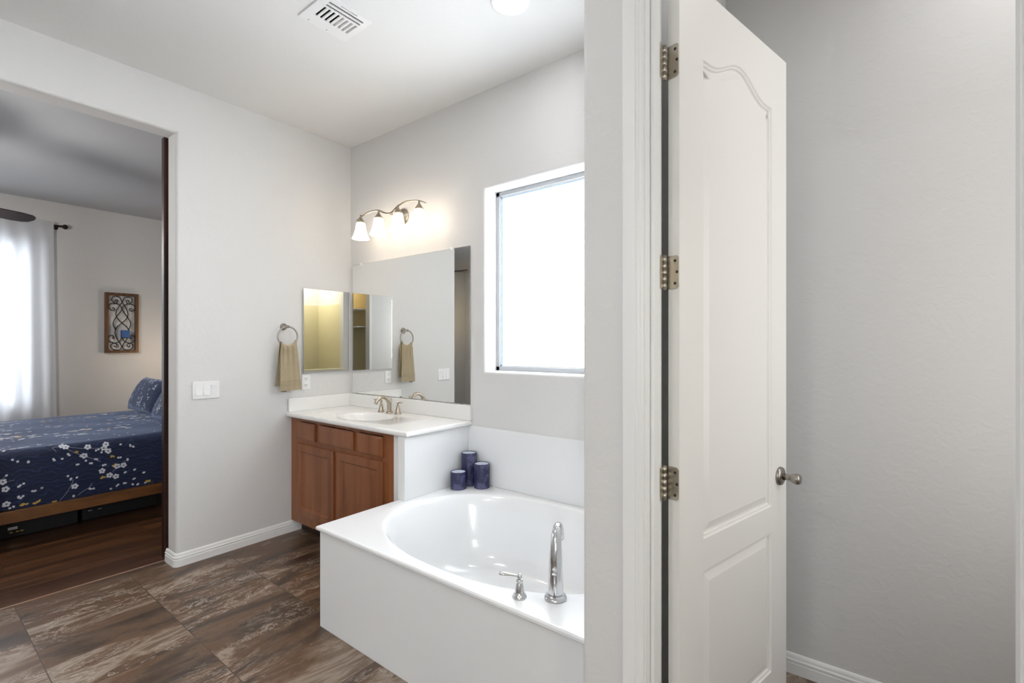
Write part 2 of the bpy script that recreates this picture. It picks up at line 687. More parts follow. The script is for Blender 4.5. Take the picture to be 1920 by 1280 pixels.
def wall_holes(axis, a0, a1, z0, z1, lo, hi, holes, bev=0.0, bev_holes=None):
    """slab with rectangular openings: axis 0 = wall in the y-z plane, 1 = in the x-z plane, 2 = slab in the x-y plane"""
    mb = MB()
    b = mb.bm
    us = sorted({a0, a1} | {h[0] for h in holes} | {h[1] for h in holes})
    vs_ = sorted({z0, z1} | {h[2] for h in holes} | {h[3] for h in holes})
    us = [u for u in us if a0 - 1e-9 <= u <= a1 + 1e-9]
    vs_ = [v for v in vs_ if z0 - 1e-9 <= v <= z1 + 1e-9]

    def P(u, v, h):
        return (h, u, v) if axis == 0 else ((u, h, v) if axis == 1 else (u, v, h))
    cache = {}

    def V(u, v, h):
        k = (round(u, 6), round(v, 6), h)
        if k not in cache:
            cache[k] = b.verts.new(P(u, v, h))
        return cache[k]

    def solid(i, j):
        if not (0 <= i < len(us) - 1 and 0 <= j < len(vs_) - 1):
            return False
        u, v = (us[i] + us[i + 1]) / 2, (vs_[j] + vs_[j + 1]) / 2
        return not any(h[0] < u < h[1] and h[2] < v < h[3] for h in holes)
    for i in range(len(us) - 1):
        for j in range(len(vs_) - 1):
            if not solid(i, j):
                continue
            q = ((us[i], vs_[j]), (us[i + 1], vs_[j]), (us[i + 1], vs_[j + 1]), (us[i], vs_[j + 1]))
            for h in (lo, hi):
                b.faces.new([V(*p, h) for p in q])
            for (di, dj, p, r) in ((0, -1, 0, 1), (1, 0, 1, 2), (0, 1, 2, 3), (-1, 0, 3, 0)):
                if not solid(i + di, j + dj):
                    b.faces.new((V(*q[p], lo), V(*q[r], lo), V(*q[r], hi), V(*q[p], hi)))
    if bev:
        bmesh.ops.recalc_face_normals(b, faces=b.faces)
        es = []
        for e in b.edges:
            p, r = e.verts[0].co, e.verts[1].co
            hh = [c[axis] for c in (p, r)]
            if abs(hh[0] - hh[1]) > 1e-6:
                continue
            uv = [(c[1], c[2]) if axis == 0 else ((c[0], c[2]) if axis == 1 else (c[0], c[1])) for c in (p, r)]
            for h in (bev_holes or holes):
                def on(c):
                    return (h[0] - 1e-6 <= c[0] <= h[1] + 1e-6) and (h[2] - 1e-6 <= c[1] <= h[3] + 1e-6)
                mid = ((uv[0][0] + uv[1][0]) / 2, (uv[0][1] + uv[1][1]) / 2)
                edge = min(abs(mid[0] - h[0]), abs(mid[0] - h[1]), abs(mid[1] - h[2]), abs(mid[1] - h[3])) < 1e-6
                if on(uv[0]) and on(uv[1]) and edge and not (abs(mid[1] - z0) < 1e-6) and len(e.link_faces) == 2:
                    n0, n1 = e.link_faces[0].normal, e.link_faces[1].normal
                    es.append(e)
        b.normal_update()
        es = [e for e in es if abs(e.link_faces[0].normal.dot(e.link_faces[1].normal)) < 0.5]
        r = bmesh.ops.bevel(b, geom=es, offset=bev, segments=8, profile=0.5, affect='EDGES')
    return mb


def sweep(path, prof, name, mat):
    """profile (offset to the left of the path, height) swept along a floor path with mitred corners"""
    mb = MB()
    b = mb.bm
    P = [Vector((p[0], p[1])) for p in path]
    rows = []
    for i, p in enumerate(P):
        ds = []
        if i:
            ds.append((P[i] - P[i - 1]).normalized())
        if i < len(P) - 1:
            ds.append((P[i + 1] - P[i]).normalized())
        ns = [Vector((-d.y, d.x)) for d in ds]
        n = sum(ns, Vector((0, 0))).normalized()
        k = 1.0 / max(n.dot(ns[0]), 0.3)
        rows.append([b.verts.new((p.x + n.x * o * k, p.y + n.y * o * k, z)) for o, z in prof])
    for A, B in zip(rows, rows[1:]):
        for k in range(len(prof)):
            k2 = (k + 1) % len(prof)
            b.faces.new((A[k], A[k2], B[k2], B[k]))
    b.faces.new(rows[0])
    b.faces.new(rows[-1])
    return mb.build(name, mat)


def rect_basin(x0, x1, y0, y1, cx, cy, rx, ry, n_exp, z, basin, edge, seg=160):
    """rectangular top with a basin: outer edge rings, flat rim, then basin rings (scale, depth)"""
    mb = MB()
    b = mb.bm
    ang = [2 * PI * k / seg for k in range(seg)]
    for X, Y in ((x0, y0), (x1, y0), (x1, y1), (x0, y1)):
        a = math.atan2(Y - cy, X - cx) % (2 * PI)
        k = min(range(seg), key=lambda q: abs(((ang[q] - a + PI) % (2 * PI)) - PI))
        ang[k] = a

    def rect(a, ins):
        c, s = math.cos(a), math.sin(a)
        t = 1e9
        if c > 1e-9:
            t = min(t, (x1 - cx) / c)
        if c < -1e-9:
            t = min(t, (x0 - cx) / c)
        if s > 1e-9:
            t = min(t, (y1 - cy) / s)
        if s < -1e-9:
            t = min(t, (y0 - cy) / s)
        X, Y = cx + c * t, cy + s * t
        return (min(max(X, x0 + ins), x1 - ins), min(max(Y, y0 + ins), y1 - ins))

    def ell(a, s_):
        c, s = math.cos(a), math.sin(a)
        r = (abs(c / rx) ** n_exp + abs(s / ry) ** n_exp) ** (-1 / n_exp)
        return (cx + c * r * s_, cy + s * r * s_)
    rings = []
    for ins, zz in edge:
        rings.append([b.verts.new((*rect(a, ins), zz)) for a in ang])
    last = [rect(a, edge[-1][0]) for a in ang]
    for f in (0.5,):
        rings.append([b.verts.new((last[k][0] * (1 - f) + ell(a, 1)[0] * f, last[k][1] * (1 - f) + ell(a, 1)[1] * f, z)) for k, a in enumerate(ang)])
    for s_, dz in basin:
        rings.append([b.verts.new((*ell(a, s_), z + dz)) for a in ang])
    ne = len(edge)
    for i, (A, B) in enumerate(zip(rings, rings[1:])):
        for k in range(seg):
            f = b.faces.new((A[k], A[(k + 1) % seg], B[(k + 1) % seg], B[k]))
            f.smooth = i >= ne + 0
    b.faces.new(rings[-1]).smooth = True
    return mb


# ------------------------------------------------------------------ the setting
XA, YB, H = -3.535, 2.372, 3.05
TW0, TW1 = 1.231, 1.345            # front wall of the toilet room
XP = -0.693                        # its corner beside the bath
JL, JR = -0.500, 0.208             # door jambs
BX = -7.58                         # far bedroom wall

def floor_slab(name, x0, x1, y0, y1, mat):
    mb = MB()
    mb.box(x0, x1, y0, y1, -0.1, 0.0)
    return struct(mb.build(name, mat))


floor_slab('floor', -3.70, 2.6, -2.4, 2.52, M['tile'])
floor_slab('floor.001', -7.75, -3.70, -3.5, 2.60, M['planks'])
tb = MB()
tb.box(-3.712, -3.700, -0.05, 1.114, 0.0, 0.004, 0.0015)
struct(tb.build('trim_3', plain('threshold_strip', rgb('#9a7a66'), 0.4)))

VX0, VX1, VY0, VY1 = -2.285, -2.076, 1.282, 1.494     # duct opening behind the ceiling register
cl = wall_holes(2, -3.70, 2.6, -2.4, 2.52, H, H + 0.12, [(VX0, VX1, VY0, VY1)])
struct(cl.build('ceiling', M['ceiling']))
cb = MB()
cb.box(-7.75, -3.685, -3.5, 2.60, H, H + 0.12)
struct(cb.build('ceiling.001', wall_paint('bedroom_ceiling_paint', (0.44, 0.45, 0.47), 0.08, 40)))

DOOR_Y0, DOOR_Y1, DOOR_Z = -0.02, 1.114, 2.742
wl = wall_holes(0, -3.5, 2.60, 0, H, -3.685, XA, [(DOOR_Y0, DOOR_Y1, 0, DOOR_Z)], 0.02)
struct(wl.build('wall_left', M['wall']))
WX0, WX1, WZ0, WZ1 = -2.05, -0.86, 1.232, 2.415
wb = wall_holes(1, XA, 2.6, 0, H, YB, YB + 0.17, [(WX0, WX1, WZ0, WZ1)], 0.018)
struct(wb.build('wall_back', M['wall']))


def rounded_corner(cx, cy, r, a0, a1, n=8):
    return [(cx + r * math.cos(a0 + (a1 - a0) * i / n), cy + r * math.sin(a0 + (a1 - a0) * i / n)) for i in range(n + 1)]


pw = MB()
r = 0.018
pw.poly_prism([(JL - 0.018, TW0), (JL - 0.018, TW1), (-0.579, TW1), (-0.579, YB), (XP, YB)] + rounded_corner(XP + r, TW0 + r, r, PI, 1.5 * PI), 0, H, smooth=False)
o = struct(pw.build('wall_partition', M['wall']))
hd = MB()
hd.box(JL - 0.018, JR + 0.018, TW0, TW1, 2.488, H)
hd.box(JR + 0.018, 1.2, TW0, TW1, 0, H)
struct(hd.build('wall_toilet_front', M['wall']))
sw = wall_holes(0, TW1, YB, 0, H, 0.72, 0.834, [(1.55, 2.15, 0.75, 2.25)])
struct(sw.build('wall_toilet_side', M['wall']))
# right wall with the shower opening and the closet doorway, walls behind
rw = wall_holes(0, -2.4, TW0, 0, H, 1.20, 1.314, [(-0.63, 0.25, 0.93, 2.75), (-2.25, -1.78, 1.10, 2.40), (-1.215, -0.80, 0.0, 2.44)], 0.0)
struct(rw.build('wall_right', M['wall']))
fw = MB()
fw.box(XA, 1.314, -2.4, -2.25, 0, H)
struct(fw.build('wall_front', M['wall']))
bw = MB()
bw.box(-7.75, -3.685, 2.45, 2.60, 0, H)
struct(bw.build('wall_bedroom_head', M['wall_bedroom']))
bw = MB()
bw.box(-7.75, -3.685, -3.5, -3.35, 0, H)
struct(bw.build('wall_bedroom_foot', M['wall_bedroom']))
BW = (-0.75, 0.95, 0.75, 2.50)
bw = wall_holes(0, -3.35, 2.45, 0, H, BX - 0.16, BX, [BW], 0.015)
struct(bw.build('wall_bedroom_far', M['wall_bedroom']))

# baseboards
BASE = [(0.0, 0.0), (0.014, 0.0), (0.014, 0.044), (0.011, 0.046), (0.011, 0.050), (0.014, 0.053), (0.014, 0.060), (0.010, 0.063), (0.0085, 0.074), (0.005, 0.081), (0.0, 0.084)]
cor = rounded_corner(XA - 0.02, 1.114 + 0.02, 0.02, 0, -PI / 2, 5)
struct(sweep([(XA, 1.944)] + cor + [(-3.690, 1.114)], BASE, 'baseboard_left', M['trim']))
struct(sweep([(0.72, YB), (-0.579, YB), (-0.579, TW1 + 0.02)], BASE, 'baseboard_back', M['trim']))
struct(sweep([(BX, 2.45), (BX, -3.35)][::-1], [(-a, z) for a, z in BASE], 'baseboard_bedroom', M['trim']))

# toilet room door casing and jamb
def casing(sgn, xin, y, out):
    """stepped casing; sgn -1 = stands to the left of the opening"""
    pr = [(0.0, 0.0), (0.0, 0.008), (0.005, 0.010), (0.010, 0.0105), (0.014, 0.0125), (0.018, 0.0125), (0.021, 0.0145), (0.045, 0.016), (0.053, 0.016), (0.057, 0.013), (0.057, 0.0)]
    return [(xin + sgn * (0.004 + a), y + out * h) for a, h in pr]


tr = MB()
tr.poly_prism(casing(-1, JL, TW0, -1), 0, 2.535)
tr.poly_prism(casing(1, JR, TW0, -1), 0, 2.535)
tr.poly_prism(casing(-1, JL, TW1, 1), 0, 2.535)
tr.poly_prism(casing(1, JR, TW1, 1), 0, 2.535)
for y0, y1 in ((TW0 - 0.016, TW0), (TW1, TW1 + 0.016)):
    tr.box(JL - 0.061, JR + 0.061, y0, y1, 2.474, 2.535)
tr.box(JL - 0.018, JL, TW0, TW1, 0, 2.488, 0.001)
tr.box(JR, JR + 0.018, TW0, TW1, 0, 2.488, 0.001)
tr.box(JL, JR, TW0, TW1, 2.470, 2.488)
tr.box(JL, JL + 0.011, TW0 + 0.030, TW0 + 0.072, 0, 2.470, 0.002)
tr.box(JR - 0.011, JR, TW0 + 0.030, TW0 + 0.072, 0, 2.470, 0.002)
tr.box(JL, JR, TW0 + 0.030, TW0 + 0.072, 2.459, 2.470)
struct(tr.build('trim_1', M['trim']))

# frosted bathroom window
w1 = thing('window_1', (WX0, YB + 0.12, WZ0), 'frosted white window above the bathtub in the back wall', 'window', kind='structure')
fy = YB + 0.115
f = MB()
for (a, b_, c, d) in ((WX0, WX0 + 0.028, WZ0, WZ1), (WX1 - 0.028, WX1, WZ0, WZ1), (WX0, WX1, WZ0, WZ0 + 0.028), (WX0, WX1, WZ1 - 0.028, WZ1)):
    f.box(a, b_, fy, fy + 0.05, c, d, 0.002)
f.build('window_frame', M['frame_alu'], w1)
f = MB()
for (a, b_, c, d) in ((0.028, 0.036, 0.028, 1.155), (1.154, 1.162, 0.028, 1.155), (0.028, 1.162, 0.028, 0.036), (0.028, 1.162, 1.147, 1.155)):
    f.box(WX0 + a, WX0 + b_, fy + 0.012, fy + 0.03, WZ0 + c, WZ0 + d)
f.build('glazing_bead', M['trim'], w1, 'white glazing bead')
f = MB()
for (a, b_, c, d) in ((0.036, 0.039, 0.036, 1.147), (0.036, 1.154, 1.144, 1.147)):
    f.box(WX0 + a, WX0 + b_, fy + 0.014, fy + 0.028, WZ0 + c, WZ0 + d)
f.build('glazing_seal', M['seal'], w1, 'thin blue seal')
f = MB()
f.box(WX0 + 0.03, WX1 - 0.03, fy + 0.022, fy + 0.028, WZ0 + 0.03, WZ1 - 0.03)
f.build('pane', M['frost'], w1, 'frosted glass pane')

# bedroom window behind the curtain
w2 = thing('window_2', (BX - 0.1, BW[0], BW[2]), 'bright bedroom window behind the white sheer curtain', 'window', kind='structure')
f = MB()
fx = BX - 0.11
for (a, b_, c, d) in ((BW[0], BW[0] + 0.04, BW[2], BW[3]), (BW[1] - 0.04, BW[1], BW[2], BW[3]), (BW[0], BW[1], BW[2], BW[2] + 0.04), (BW[0], BW[1], BW[3] - 0.04, BW[3]), (0.08, 0.12, BW[2], BW[3])):
    f.box(fx - 0.04, fx, a, b_, c, d)
f.build('window_frame', M['trim'], w2)
f = MB()
f.box(fx - 0.022, fx - 0.018, BW[0] + 0.03, BW[1] - 0.03, BW[2] + 0.03, BW[3] - 0.03)
f.build('pane', M['glass'], w2)

def fill_window(name, x, y0, y1, z0, z1, label):  # frame of an added, unseen window that goes with a fill light
    w = thing(name, (x, y0, z0), label, 'window', kind='structure')
    f = MB()
    for (a, b_, c, d) in ((y0, y0 + 0.035, z0, z1), (y1 - 0.035, y1, z0, z1), (y0, y1, z0, z0 + 0.035), (y0, y1, z1 - 0.035, z1)):
        f.box(x - 0.02, x + 0.02, a + 0.0005, b_ - 0.0005, c + 0.0005, d - 0.0005)
    f.build('window_frame', M['frame_alu'], w)


fill_window('added_window_3', 1.26, -2.25, -1.78, 1.10, 2.40, 'added window for fill light in the right wall, behind the camera')
fill_window('added_window_4', 0.78, 1.55, 2.15, 0.75, 2.25, 'added window for fill light in the side wall of the toilet room')

# ------------------------------------------------------------------ toilet room door
DP = Vector((-0.4546, 1.36, 0.012))
DD = Vector((0.2278, 0.9737, 0)).normalized()
DW, DT, DZ = 0.722, 0.035, 2.448
# local frame: x = along the door, y = depth (0 = visible face, + = away), z up
DM = Matrix(((DD.x, -DD.y, 0, DP.x), (DD.y, DD.x, 0, DP.y), (0, 0, 1, DP.z), (0, 0, 0, 1)))
d1 = thing('door_1', tuple(DP), 'tall cream arched two-panel door standing open into the toilet room', 'door', kind='structure')


def inset(pts, d):
    n = len(pts)
    out = []
    for i in range(n):
        p0, p1, p2 = Vector(pts[i - 1]), Vector(pts[i]), Vector(pts[(i + 1) % n])
        a, b_ = (p1 - p0).normalized(), (p2 - p1).normalized()
        n1, n2 = Vector((-a.y, a.x)), Vector((-b_.y, b_.x))
        m = (n1 + n2)
        m = m / max(m.length_squared / 2, 0.4)
        out.append(tuple(p1 + m * d))
    return out


def arch(x0, x1, z0, zs, zp, n=28):
    pts = [(x0, z0), (x1, z0)]
    for i in range(n + 1):
        t = i / n
        x = x1 + (x0 - x1) * t
        u = abs(2 * t - 1)
        k = 0.5 + 0.5 * math.cos(PI * min(u / 0.82, 1))
        pts.append((x, zs + (zp - zs) * k))
    return pts


def door_leaf():
    mb = MB()
    b = mb.bm
    z_off = -DP.z
    outl = [[(0, 0), (DW, 0), (DW, DZ), (0, DZ)]]
    pan = [arch(0.128, 0.597, 0.822, 2.250, 2.312), [(0.128, 0.228), (0.597, 0.228), (0.597, 0.728), (0.128, 0.728)]]
    pan = [[(x, z + z_off) for x, z in q] for q in pan]
    rails = []
    for q in pan:
        prof = [(0.0, 0.0), (0.004, 0.005), (0.009, 0.0055), (0.012, 0.011), (0.018, 0.011), (0.042, 0.004)]
        rings = []
        for ins, dep in prof:
            rings.append([b.verts.new((x, dep, z)) for x, z in inset(q, ins)])
        n = len(q)
        for A, B in zip(rings, rings[1:]):
            for k in range(n):
                b.faces.new((A[k], A[(k + 1) % n], B[(k + 1) % n], B[k]))
        b.faces.new(rings[-1])
        rails.append(rings[0])
    O = [b.verts.new((x, 0, z)) for x, z in outl[0]]
    es = []
    for ring in [O] + rails:
        for k in range(len(ring)):
            e = b.edges.get((ring[k], ring[(k + 1) % len(ring)])) or b.edges.new((ring[k], ring[(k + 1) % len(ring)]))
            es.append(e)
    bmesh.ops.triangle_fill(b, use_beauty=True, use_dissolve=False, edges=es)
    K = [b.verts.new((x, DT, z)) for x, z in outl[0]]
    b.faces.new(K)
    for k in range(4):
        b.faces.new((O[k], O[(k + 1) % 4], K[(k + 1) % 4], K[k]))
    return mb


# y of the local frame must run away from the visible (+x) face
DM = Matrix.Translation(DP) @ Matrix(((DD.x, -DD.y, 0, 0), (DD.y, DD.x, 0, 0), (0, 0, 1, 0), (0, 0, 0, 1)))
dl = door_leaf().xform(DM)
dl.build('door_leaf', M['door'], d1)
# knob with a long neck
kn = MB()
kz = 0.920 - DP.z
kn.lathe([(0.0, -0.001), (0.0335, 0.0), (0.0335, 0.004), (0.031, 0.010), (0.022, 0.013), (0.0135, 0.015)], (0.662, 0, kz), (0, -1, 0), 32)
kn.xform(DM)
kb = kn.build('door_knob', M['nickel_dark'], d1, 'satin nickel knob')
kn = MB()
kn.lathe([(0.0125, 0.0), (0.0105, 0.016), (0.0120, 0.024), (0.0150, 0.030), (0.0185, 0.040), (0.0190, 0.050), (0.0160, 0.0565), (0.0, 0.0575)], (0.662, -0.013, kz), (0, -1, 0), 28)
kn.xform(DM)
kn.build('knob_grip', M['nickel_dark'], kb)
# three hinges in view
PIN = Vector((-0.4955, 1.3560, 0))
for hz in (2.205, 1.607, 1.008):
    hb = MB()
    hb.poly_prism([(0.001, hz - 0.047 - DP.z), (0.001, hz + 0.047 - DP.z)] if False else
                  [(-0.002, hz - DP.z - 0.047), (0.028, hz - DP.z - 0.047), (0.034, hz - DP.z - 0.041), (0.034, hz - DP.z + 0.041), (0.028, hz - DP.z + 0.047), (-0.002, hz - DP.z + 0.047)], -0.003, 0.001, axis=0)
    # leaf lies on the narrow hinge edge: x is across the edge thickness there
    b = hb.bm
    for v in b.verts:
        v.co = Vector((v.co.x, DT - v.co.y, v.co.z))
    hb.xform(DM)
    hl = hb.build('hinge', M['hinge'], d1, 'satin nickel butt hinge')
    for dz, dy in ((0.032, 0.012), (0.0, 0.006), (-0.032, 0.012)):
        sc = MB()
        sc.lathe([(0.0042, 0), (0.0042, 0.0006), (0.0, 0.0006)], (-0.003, dy, hz - DP.z + dz), (-1, 0, 0), 12)
        sc.xform(DM)
        sc.build('screw', M['dark_slot'], hl)
    kb = MB()
    for i in range(5):
        z0 = hz - 0.047 + i * 0.0188
        kb.cyl((PIN.x, PIN.y, z0 + 0.0004), (PIN.x, PIN.y, z0 + 0.0184), 0.0058, seg=18)
    kb.cyl((PIN.x, PIN.y, hz - 0.050), (PIN.x, PIN.y, hz + 0.050), 0.0048, seg=16)
    kb.box(JL + 0.0005, JL + 0.0025, TW1 - 0.030, TW1 + 0.012, hz - 0.047, hz + 0.047)
    kb.build('hinge_knuckle', M['hinge'], hl)

# ------------------------------------------------------------------ bathtub
TX0, TX1, TY0 = -2.243, XP, 1.306
DECK = 0.500
tub = thing('bathtub', (-1.46, 1.84, 0), 'white built-in oval bathtub under the frosted window', 'bathtub')
dk = rect_basin(TX0, TX1 - 0.001, TY0, YB - 0.001, -1.44, 1.838, 0.70, 0.478, 2.25, DECK,
                [(1.0, 0.0), (0.988, -0.0025), (0.972, -0.010), (0.955, -0.025), (0.935, -0.055), (0.90, -0.13), (0.86, -0.23), (0.81, -0.32), (0.74, -0.375), (0.64, -0.395), (0.45, -0.402), (0.2, -0.405)],
                [(0.016, DECK - 0.022), (0.004, DECK - 0.021), (0.0, DECK - 0.016), (0.0, DECK - 0.007), (0.004, DECK - 0.001), (0.009, DECK)])
dk.build('tub_deck', M['gelcoat'], tub)
ap = MB()
ap.box(-2.227, TX1 - 0.001, 1.320, 1.345, 0, DECK - 0.0215, 0.0015)
ap.box(-2.227, -2.205, 1.345, YB - 0.001, 0, DECK - 0.0215, 0.0015)
ap.build('apron', M['apron'], tub, 'plain white front panel')
dr = MB()
dr.lathe([(0.0, 0.004), (0.030, 0.004), (0.034, 0.0)], (-1.44, 1.86, DECK - 0.404), (0, 0, 1), 24)
dr.build('drain', M['chrome'], tub, 'chrome drain')

sp = thing('tub_surround', (-2.20, 2.36, DECK), 'white splash panels lining two walls above the bathtub deck', 'splashback')
s = MB()
s.box(-2.245, -2.185, 1.822, YB - 0.001, DECK + 0.0005, 0.868, 0.002)
s.build('side_panel', M['apron'], sp)
s = MB()
s.box(-2.185, TX1 - 0.001, YB - 0.016, YB - 0.001, DECK + 0.0005, 0.868, 0.002)
s.build('back_panel', M['apron'], sp)
hw = MB()
hw.box(-2.318, -2.2455, 1.850, YB, 0, 0.868)
struct(hw.build('wall_half', M['wall']))

# deck mounted tub filler
fil = thing('tub_faucet', (-0.926, 1.455, DECK), 'chrome tub faucet with a tall arched spout and lever handle on the bathtub deck', 'faucet')
fd = Vector((-0.42, 0.90, 0)).normalized()
F0 = Vector((-0.926, 1.455, DECK + 0.0005))
s = MB()
s.lathe([(0.0, 0.0), (0.040, 0.0), (0.040, 0.004), (0.037, 0.010), (0.032, 0.013), (0.030, 0.016)], F0, (0, 0, 1), 36)
s.build('base', M['chrome'], fil)
prof = catmull([(0, 0, 0.014), (0.002, 0, 0.08), (0.006, 0, 0.15), (0.016, 0, 0.195), (0.042, 0, 0.226), (0.080, 0, 0.226), (0.112, 0, 0.200), (0.126, 0, 0.165)], 6)
pts = [F0 + fd * p.x + Vector((0, 0, p.z)) for p in prof]
n = len(pts)
rad = []
for i, p in enumerate(prof):
    t = i / (n - 1)
    rad.append(0.0285 - 0.0125 * min(1, t * 1.7))
s = MB()
s.tube(pts, rad, 24)
s.build('spout', M['chrome'], fil)
s = MB()
q = F0 - fd * 0.0295 + Vector((0, 0, 0.016))
q2 = F0 - fd * 0.025 + Vector((0, 0, 0.095))
s.cyl(q, q2, 0.0032)
s.lathe([(0.0095, 0), (0.0095, 0.004), (0.005, 0.006), (0.0045, 0.009)], q2 + Vector((0, 0, -0.002)), (0, 0, 1), 20)
s.sphere(q2 + Vector((0, 0, 0.015)), 0.0088, 1.0)
s.build('diverter_knob', M['chrome'], fil)


def bell_handle(root, c, ang, mat, h=0.078, k=1.0, lever=0.074):
    """bell base with a slim lever pointing along ang"""
    c = Vector(c)
    s = MB()
    s.lathe([(0.0, 0.0), (0.0255 * k, 0.0), (0.0255 * k, 0.004), (0.022 * k, 0.010), (0.0185 * k, 0.014), (0.0175 * k, 0.022), (0.0150 * k, 0.038), (0.0115 * k, 0.050), (0.0105 * k, 0.053), (0.0125 * k, 0.056), (0.0115 * k, 0.061), (0.0085 * k, 0.064), (0.0, h * 0.83)], c, (0, 0, 1), 28)
    s.build('handle_base', mat, root)
    s = MB()
    d = Vector((math.cos(ang), math.sin(ang), 0))
    e = c + Vector((0, 0, h * 0.94))
    s.sphere(e, 0.0098 * k, 1.05)
    P = [e + d * (lever * t * k) + Vector((0, 0, 0.010 * t)) for t in (0.08, 0.25, 0.45, 0.65, 0.85, 0.97, 1.0)]
    s.tube(P, [0.0050 * k, 0.0052 * k, 0.0062 * k, 0.0078 * k, 0.0085 * k, 0.0070 * k, 0.003 * k], 16, flat=0.8)
    s.build('lever', mat, root)


bell_handle(fil, (-1.032, 1.383, DECK + 0.0005), math.atan2(-0.6, -0.85), M['chrome'])

# candles in the deck corner
def candle(loc, r, h, label):
    t = thing('pillar_candle', loc, label, 'candle', 'navy pillar candles on the bathtub corner')
    x, y, z = loc
    s = MB()
    s.lathe([(0.0, 0.0), (r - 0.003, 0.0), (r, 0.003), (r, h - 0.002), (r - 0.002, h), (r - 0.0045, h), (r - 0.006, h - 0.004), (r - 0.0065, h - 0.014), (0.0, h - 0.015)], (x, y, z), (0, 0, 1), 48)
    s.build('candle_body', M['candle'], t)
    s = MB()
    s.lathe([(0.0, h - 0.0145), (r - 0.007, h - 0.0135), (r - 0.0062, h - 0.003), (r - 0.010, h - 0.004), (r - 0.018, h - 0.011), (0.0, h - 0.0125)], (x, y, z), (0, 0, 1), 40)
    s.build('wax_top', M['candle_wax'], t, 'pale wax hollow')
    s = MB()
    s.cyl((x, y, z + h - 0.0125), (x + 0.001, y, z + h - 0.004), 0.0011, seg=8)
    s.build('wick', M['dark_slot'], t)


candle((-2.118, 2.195, DECK + 0.0005), 0.0495, 0.108, 'short navy pillar candle on the bathtub corner, the lowest of three')
candle((-2.016, 2.302, DECK + 0.0005), 0.0495, 0.153, 'middle-height navy pillar candle on the bathtub corner, front right of three')
candle((-2.124, 2.300, DECK + 0.0005), 0.0495, 0.208, 'tallest navy pillar candle, standing behind the other two in the corner')

# ------------------------------------------------------------------ vanity
van = thing('vanity_cabinet', (-2.93, 2.1, 0), 'cherry brown bathroom vanity cabinet under the white sink counter', 'cabinet')
CF = 1.862                 # face of the face frame
s = MB()
s.box(XA + 0.001, XA + 0.02, CF + 0.02, YB - 0.001, 0.095, 0.862)
s.box(-2.338, -2.3185, CF + 0.02, YB - 0.001, 0.095, 0.862)
s.box(XA + 0.02, -2.338, CF + 0.02, YB - 0.001, 0.095, 0.115)
s.box(XA + 0.02, -2.338, YB - 0.012, YB - 0.001, 0.115, 0.862)
s.build('carcass', M['wood_cab'], van)
s = MB()
x0, x1 = XA + 0.001, -2.3185
s.box(x0, -3.405, CF, CF + 0.02, 0.088, 0.868, 0.001)
s.box(-2.435, x1, CF, CF + 0.02, 0.088, 0.868, 0.001)
s.box(-3.405, -2.435, CF, CF + 0.02, 0.842, 0.868)
s.box(-3.405, -2.435, CF, CF + 0.02, 0.672, 0.722)
s.box(-3.405, -2.435, CF, CF + 0.02, 0.088, 0.172)
s.box(-2.965, -2.900, CF, CF + 0.02, 0.172, 0.672)
s.box(-3.195, -3.130, CF, CF + 0.02, 0.722, 0.842)
s.box(-2.735, -2.672, CF, CF + 0.02, 0.722, 0.842)
s.build('face_frame', M['wood_cab'], van)
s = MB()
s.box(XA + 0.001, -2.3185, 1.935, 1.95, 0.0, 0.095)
s.build('toe_kick', plain('shaded_toe_kick', rgb('#2c1a10'), 0.5), van, 'wood toe kick with its shade painted in')  # shade of the recess put into the colour, darker than the cabinet wood


def shaker(name, x0, x1, z0, z1, w, dep):
    y = CF - 0.0195
    q = [(x0, z0), (x1, z0), (x1, z1), (x0, z1)]
    mb = MB()
    b = mb.bm
    prof = [(0.0, 0.0195), (0.0, 0.004), (0.003, 0.0), (w - 0.012, 0.0), (w - 0.006, 0.0025), (w, dep)]
    rings = [[b.verts.new((x, y + d, z)) for x, z in inset(q, i)] for i, d in prof]
    for A, B in zip(rings, rings[1:]):
        for k in range(4):
            b.faces.new((A[k], A[(k + 1) % 4], B[(k + 1) % 4], B[k]))
    b.faces.new(rings[-1])
    b.faces.new(rings[0])
    return mb.build(name, M['wood_cab'], van)


shaker('door', -3.440, -2.955, 0.160, 0.680, 0.062, 0.010)
shaker('door', -2.914, -2.423, 0.160, 0.684, 0.062, 0.010)
for x0, x1 in ((-3.440, -3.186), (-3.138, -2.727), (-2.686, -2.425)):
    y = CF - 0.0195
    q = [(x0, 0.712), (x1, 0.712), (x1, 0.838), (x0, 0.838)]
    mb = MB()
    b = mb.bm
    prof = [(0.0, 0.0195), (0.0, 0.006), (0.003, 0.005), (0.010, 0.0005), (0.014, 0.0)]
    rings = [[b.verts.new((x, y + d, z)) for x, z in inset(q, i)] for i, d in prof]
    for A, B in zip(rings, rings[1:]):
        for k in range(4):
            b.faces.new((A[k], A[(k + 1) % 4], B[(k + 1) % 4], B[k]))
    b.faces.new(rings[-1])
    b.faces.new(rings[0])
    mb.build('drawer_front', M['wood_cab'], van)

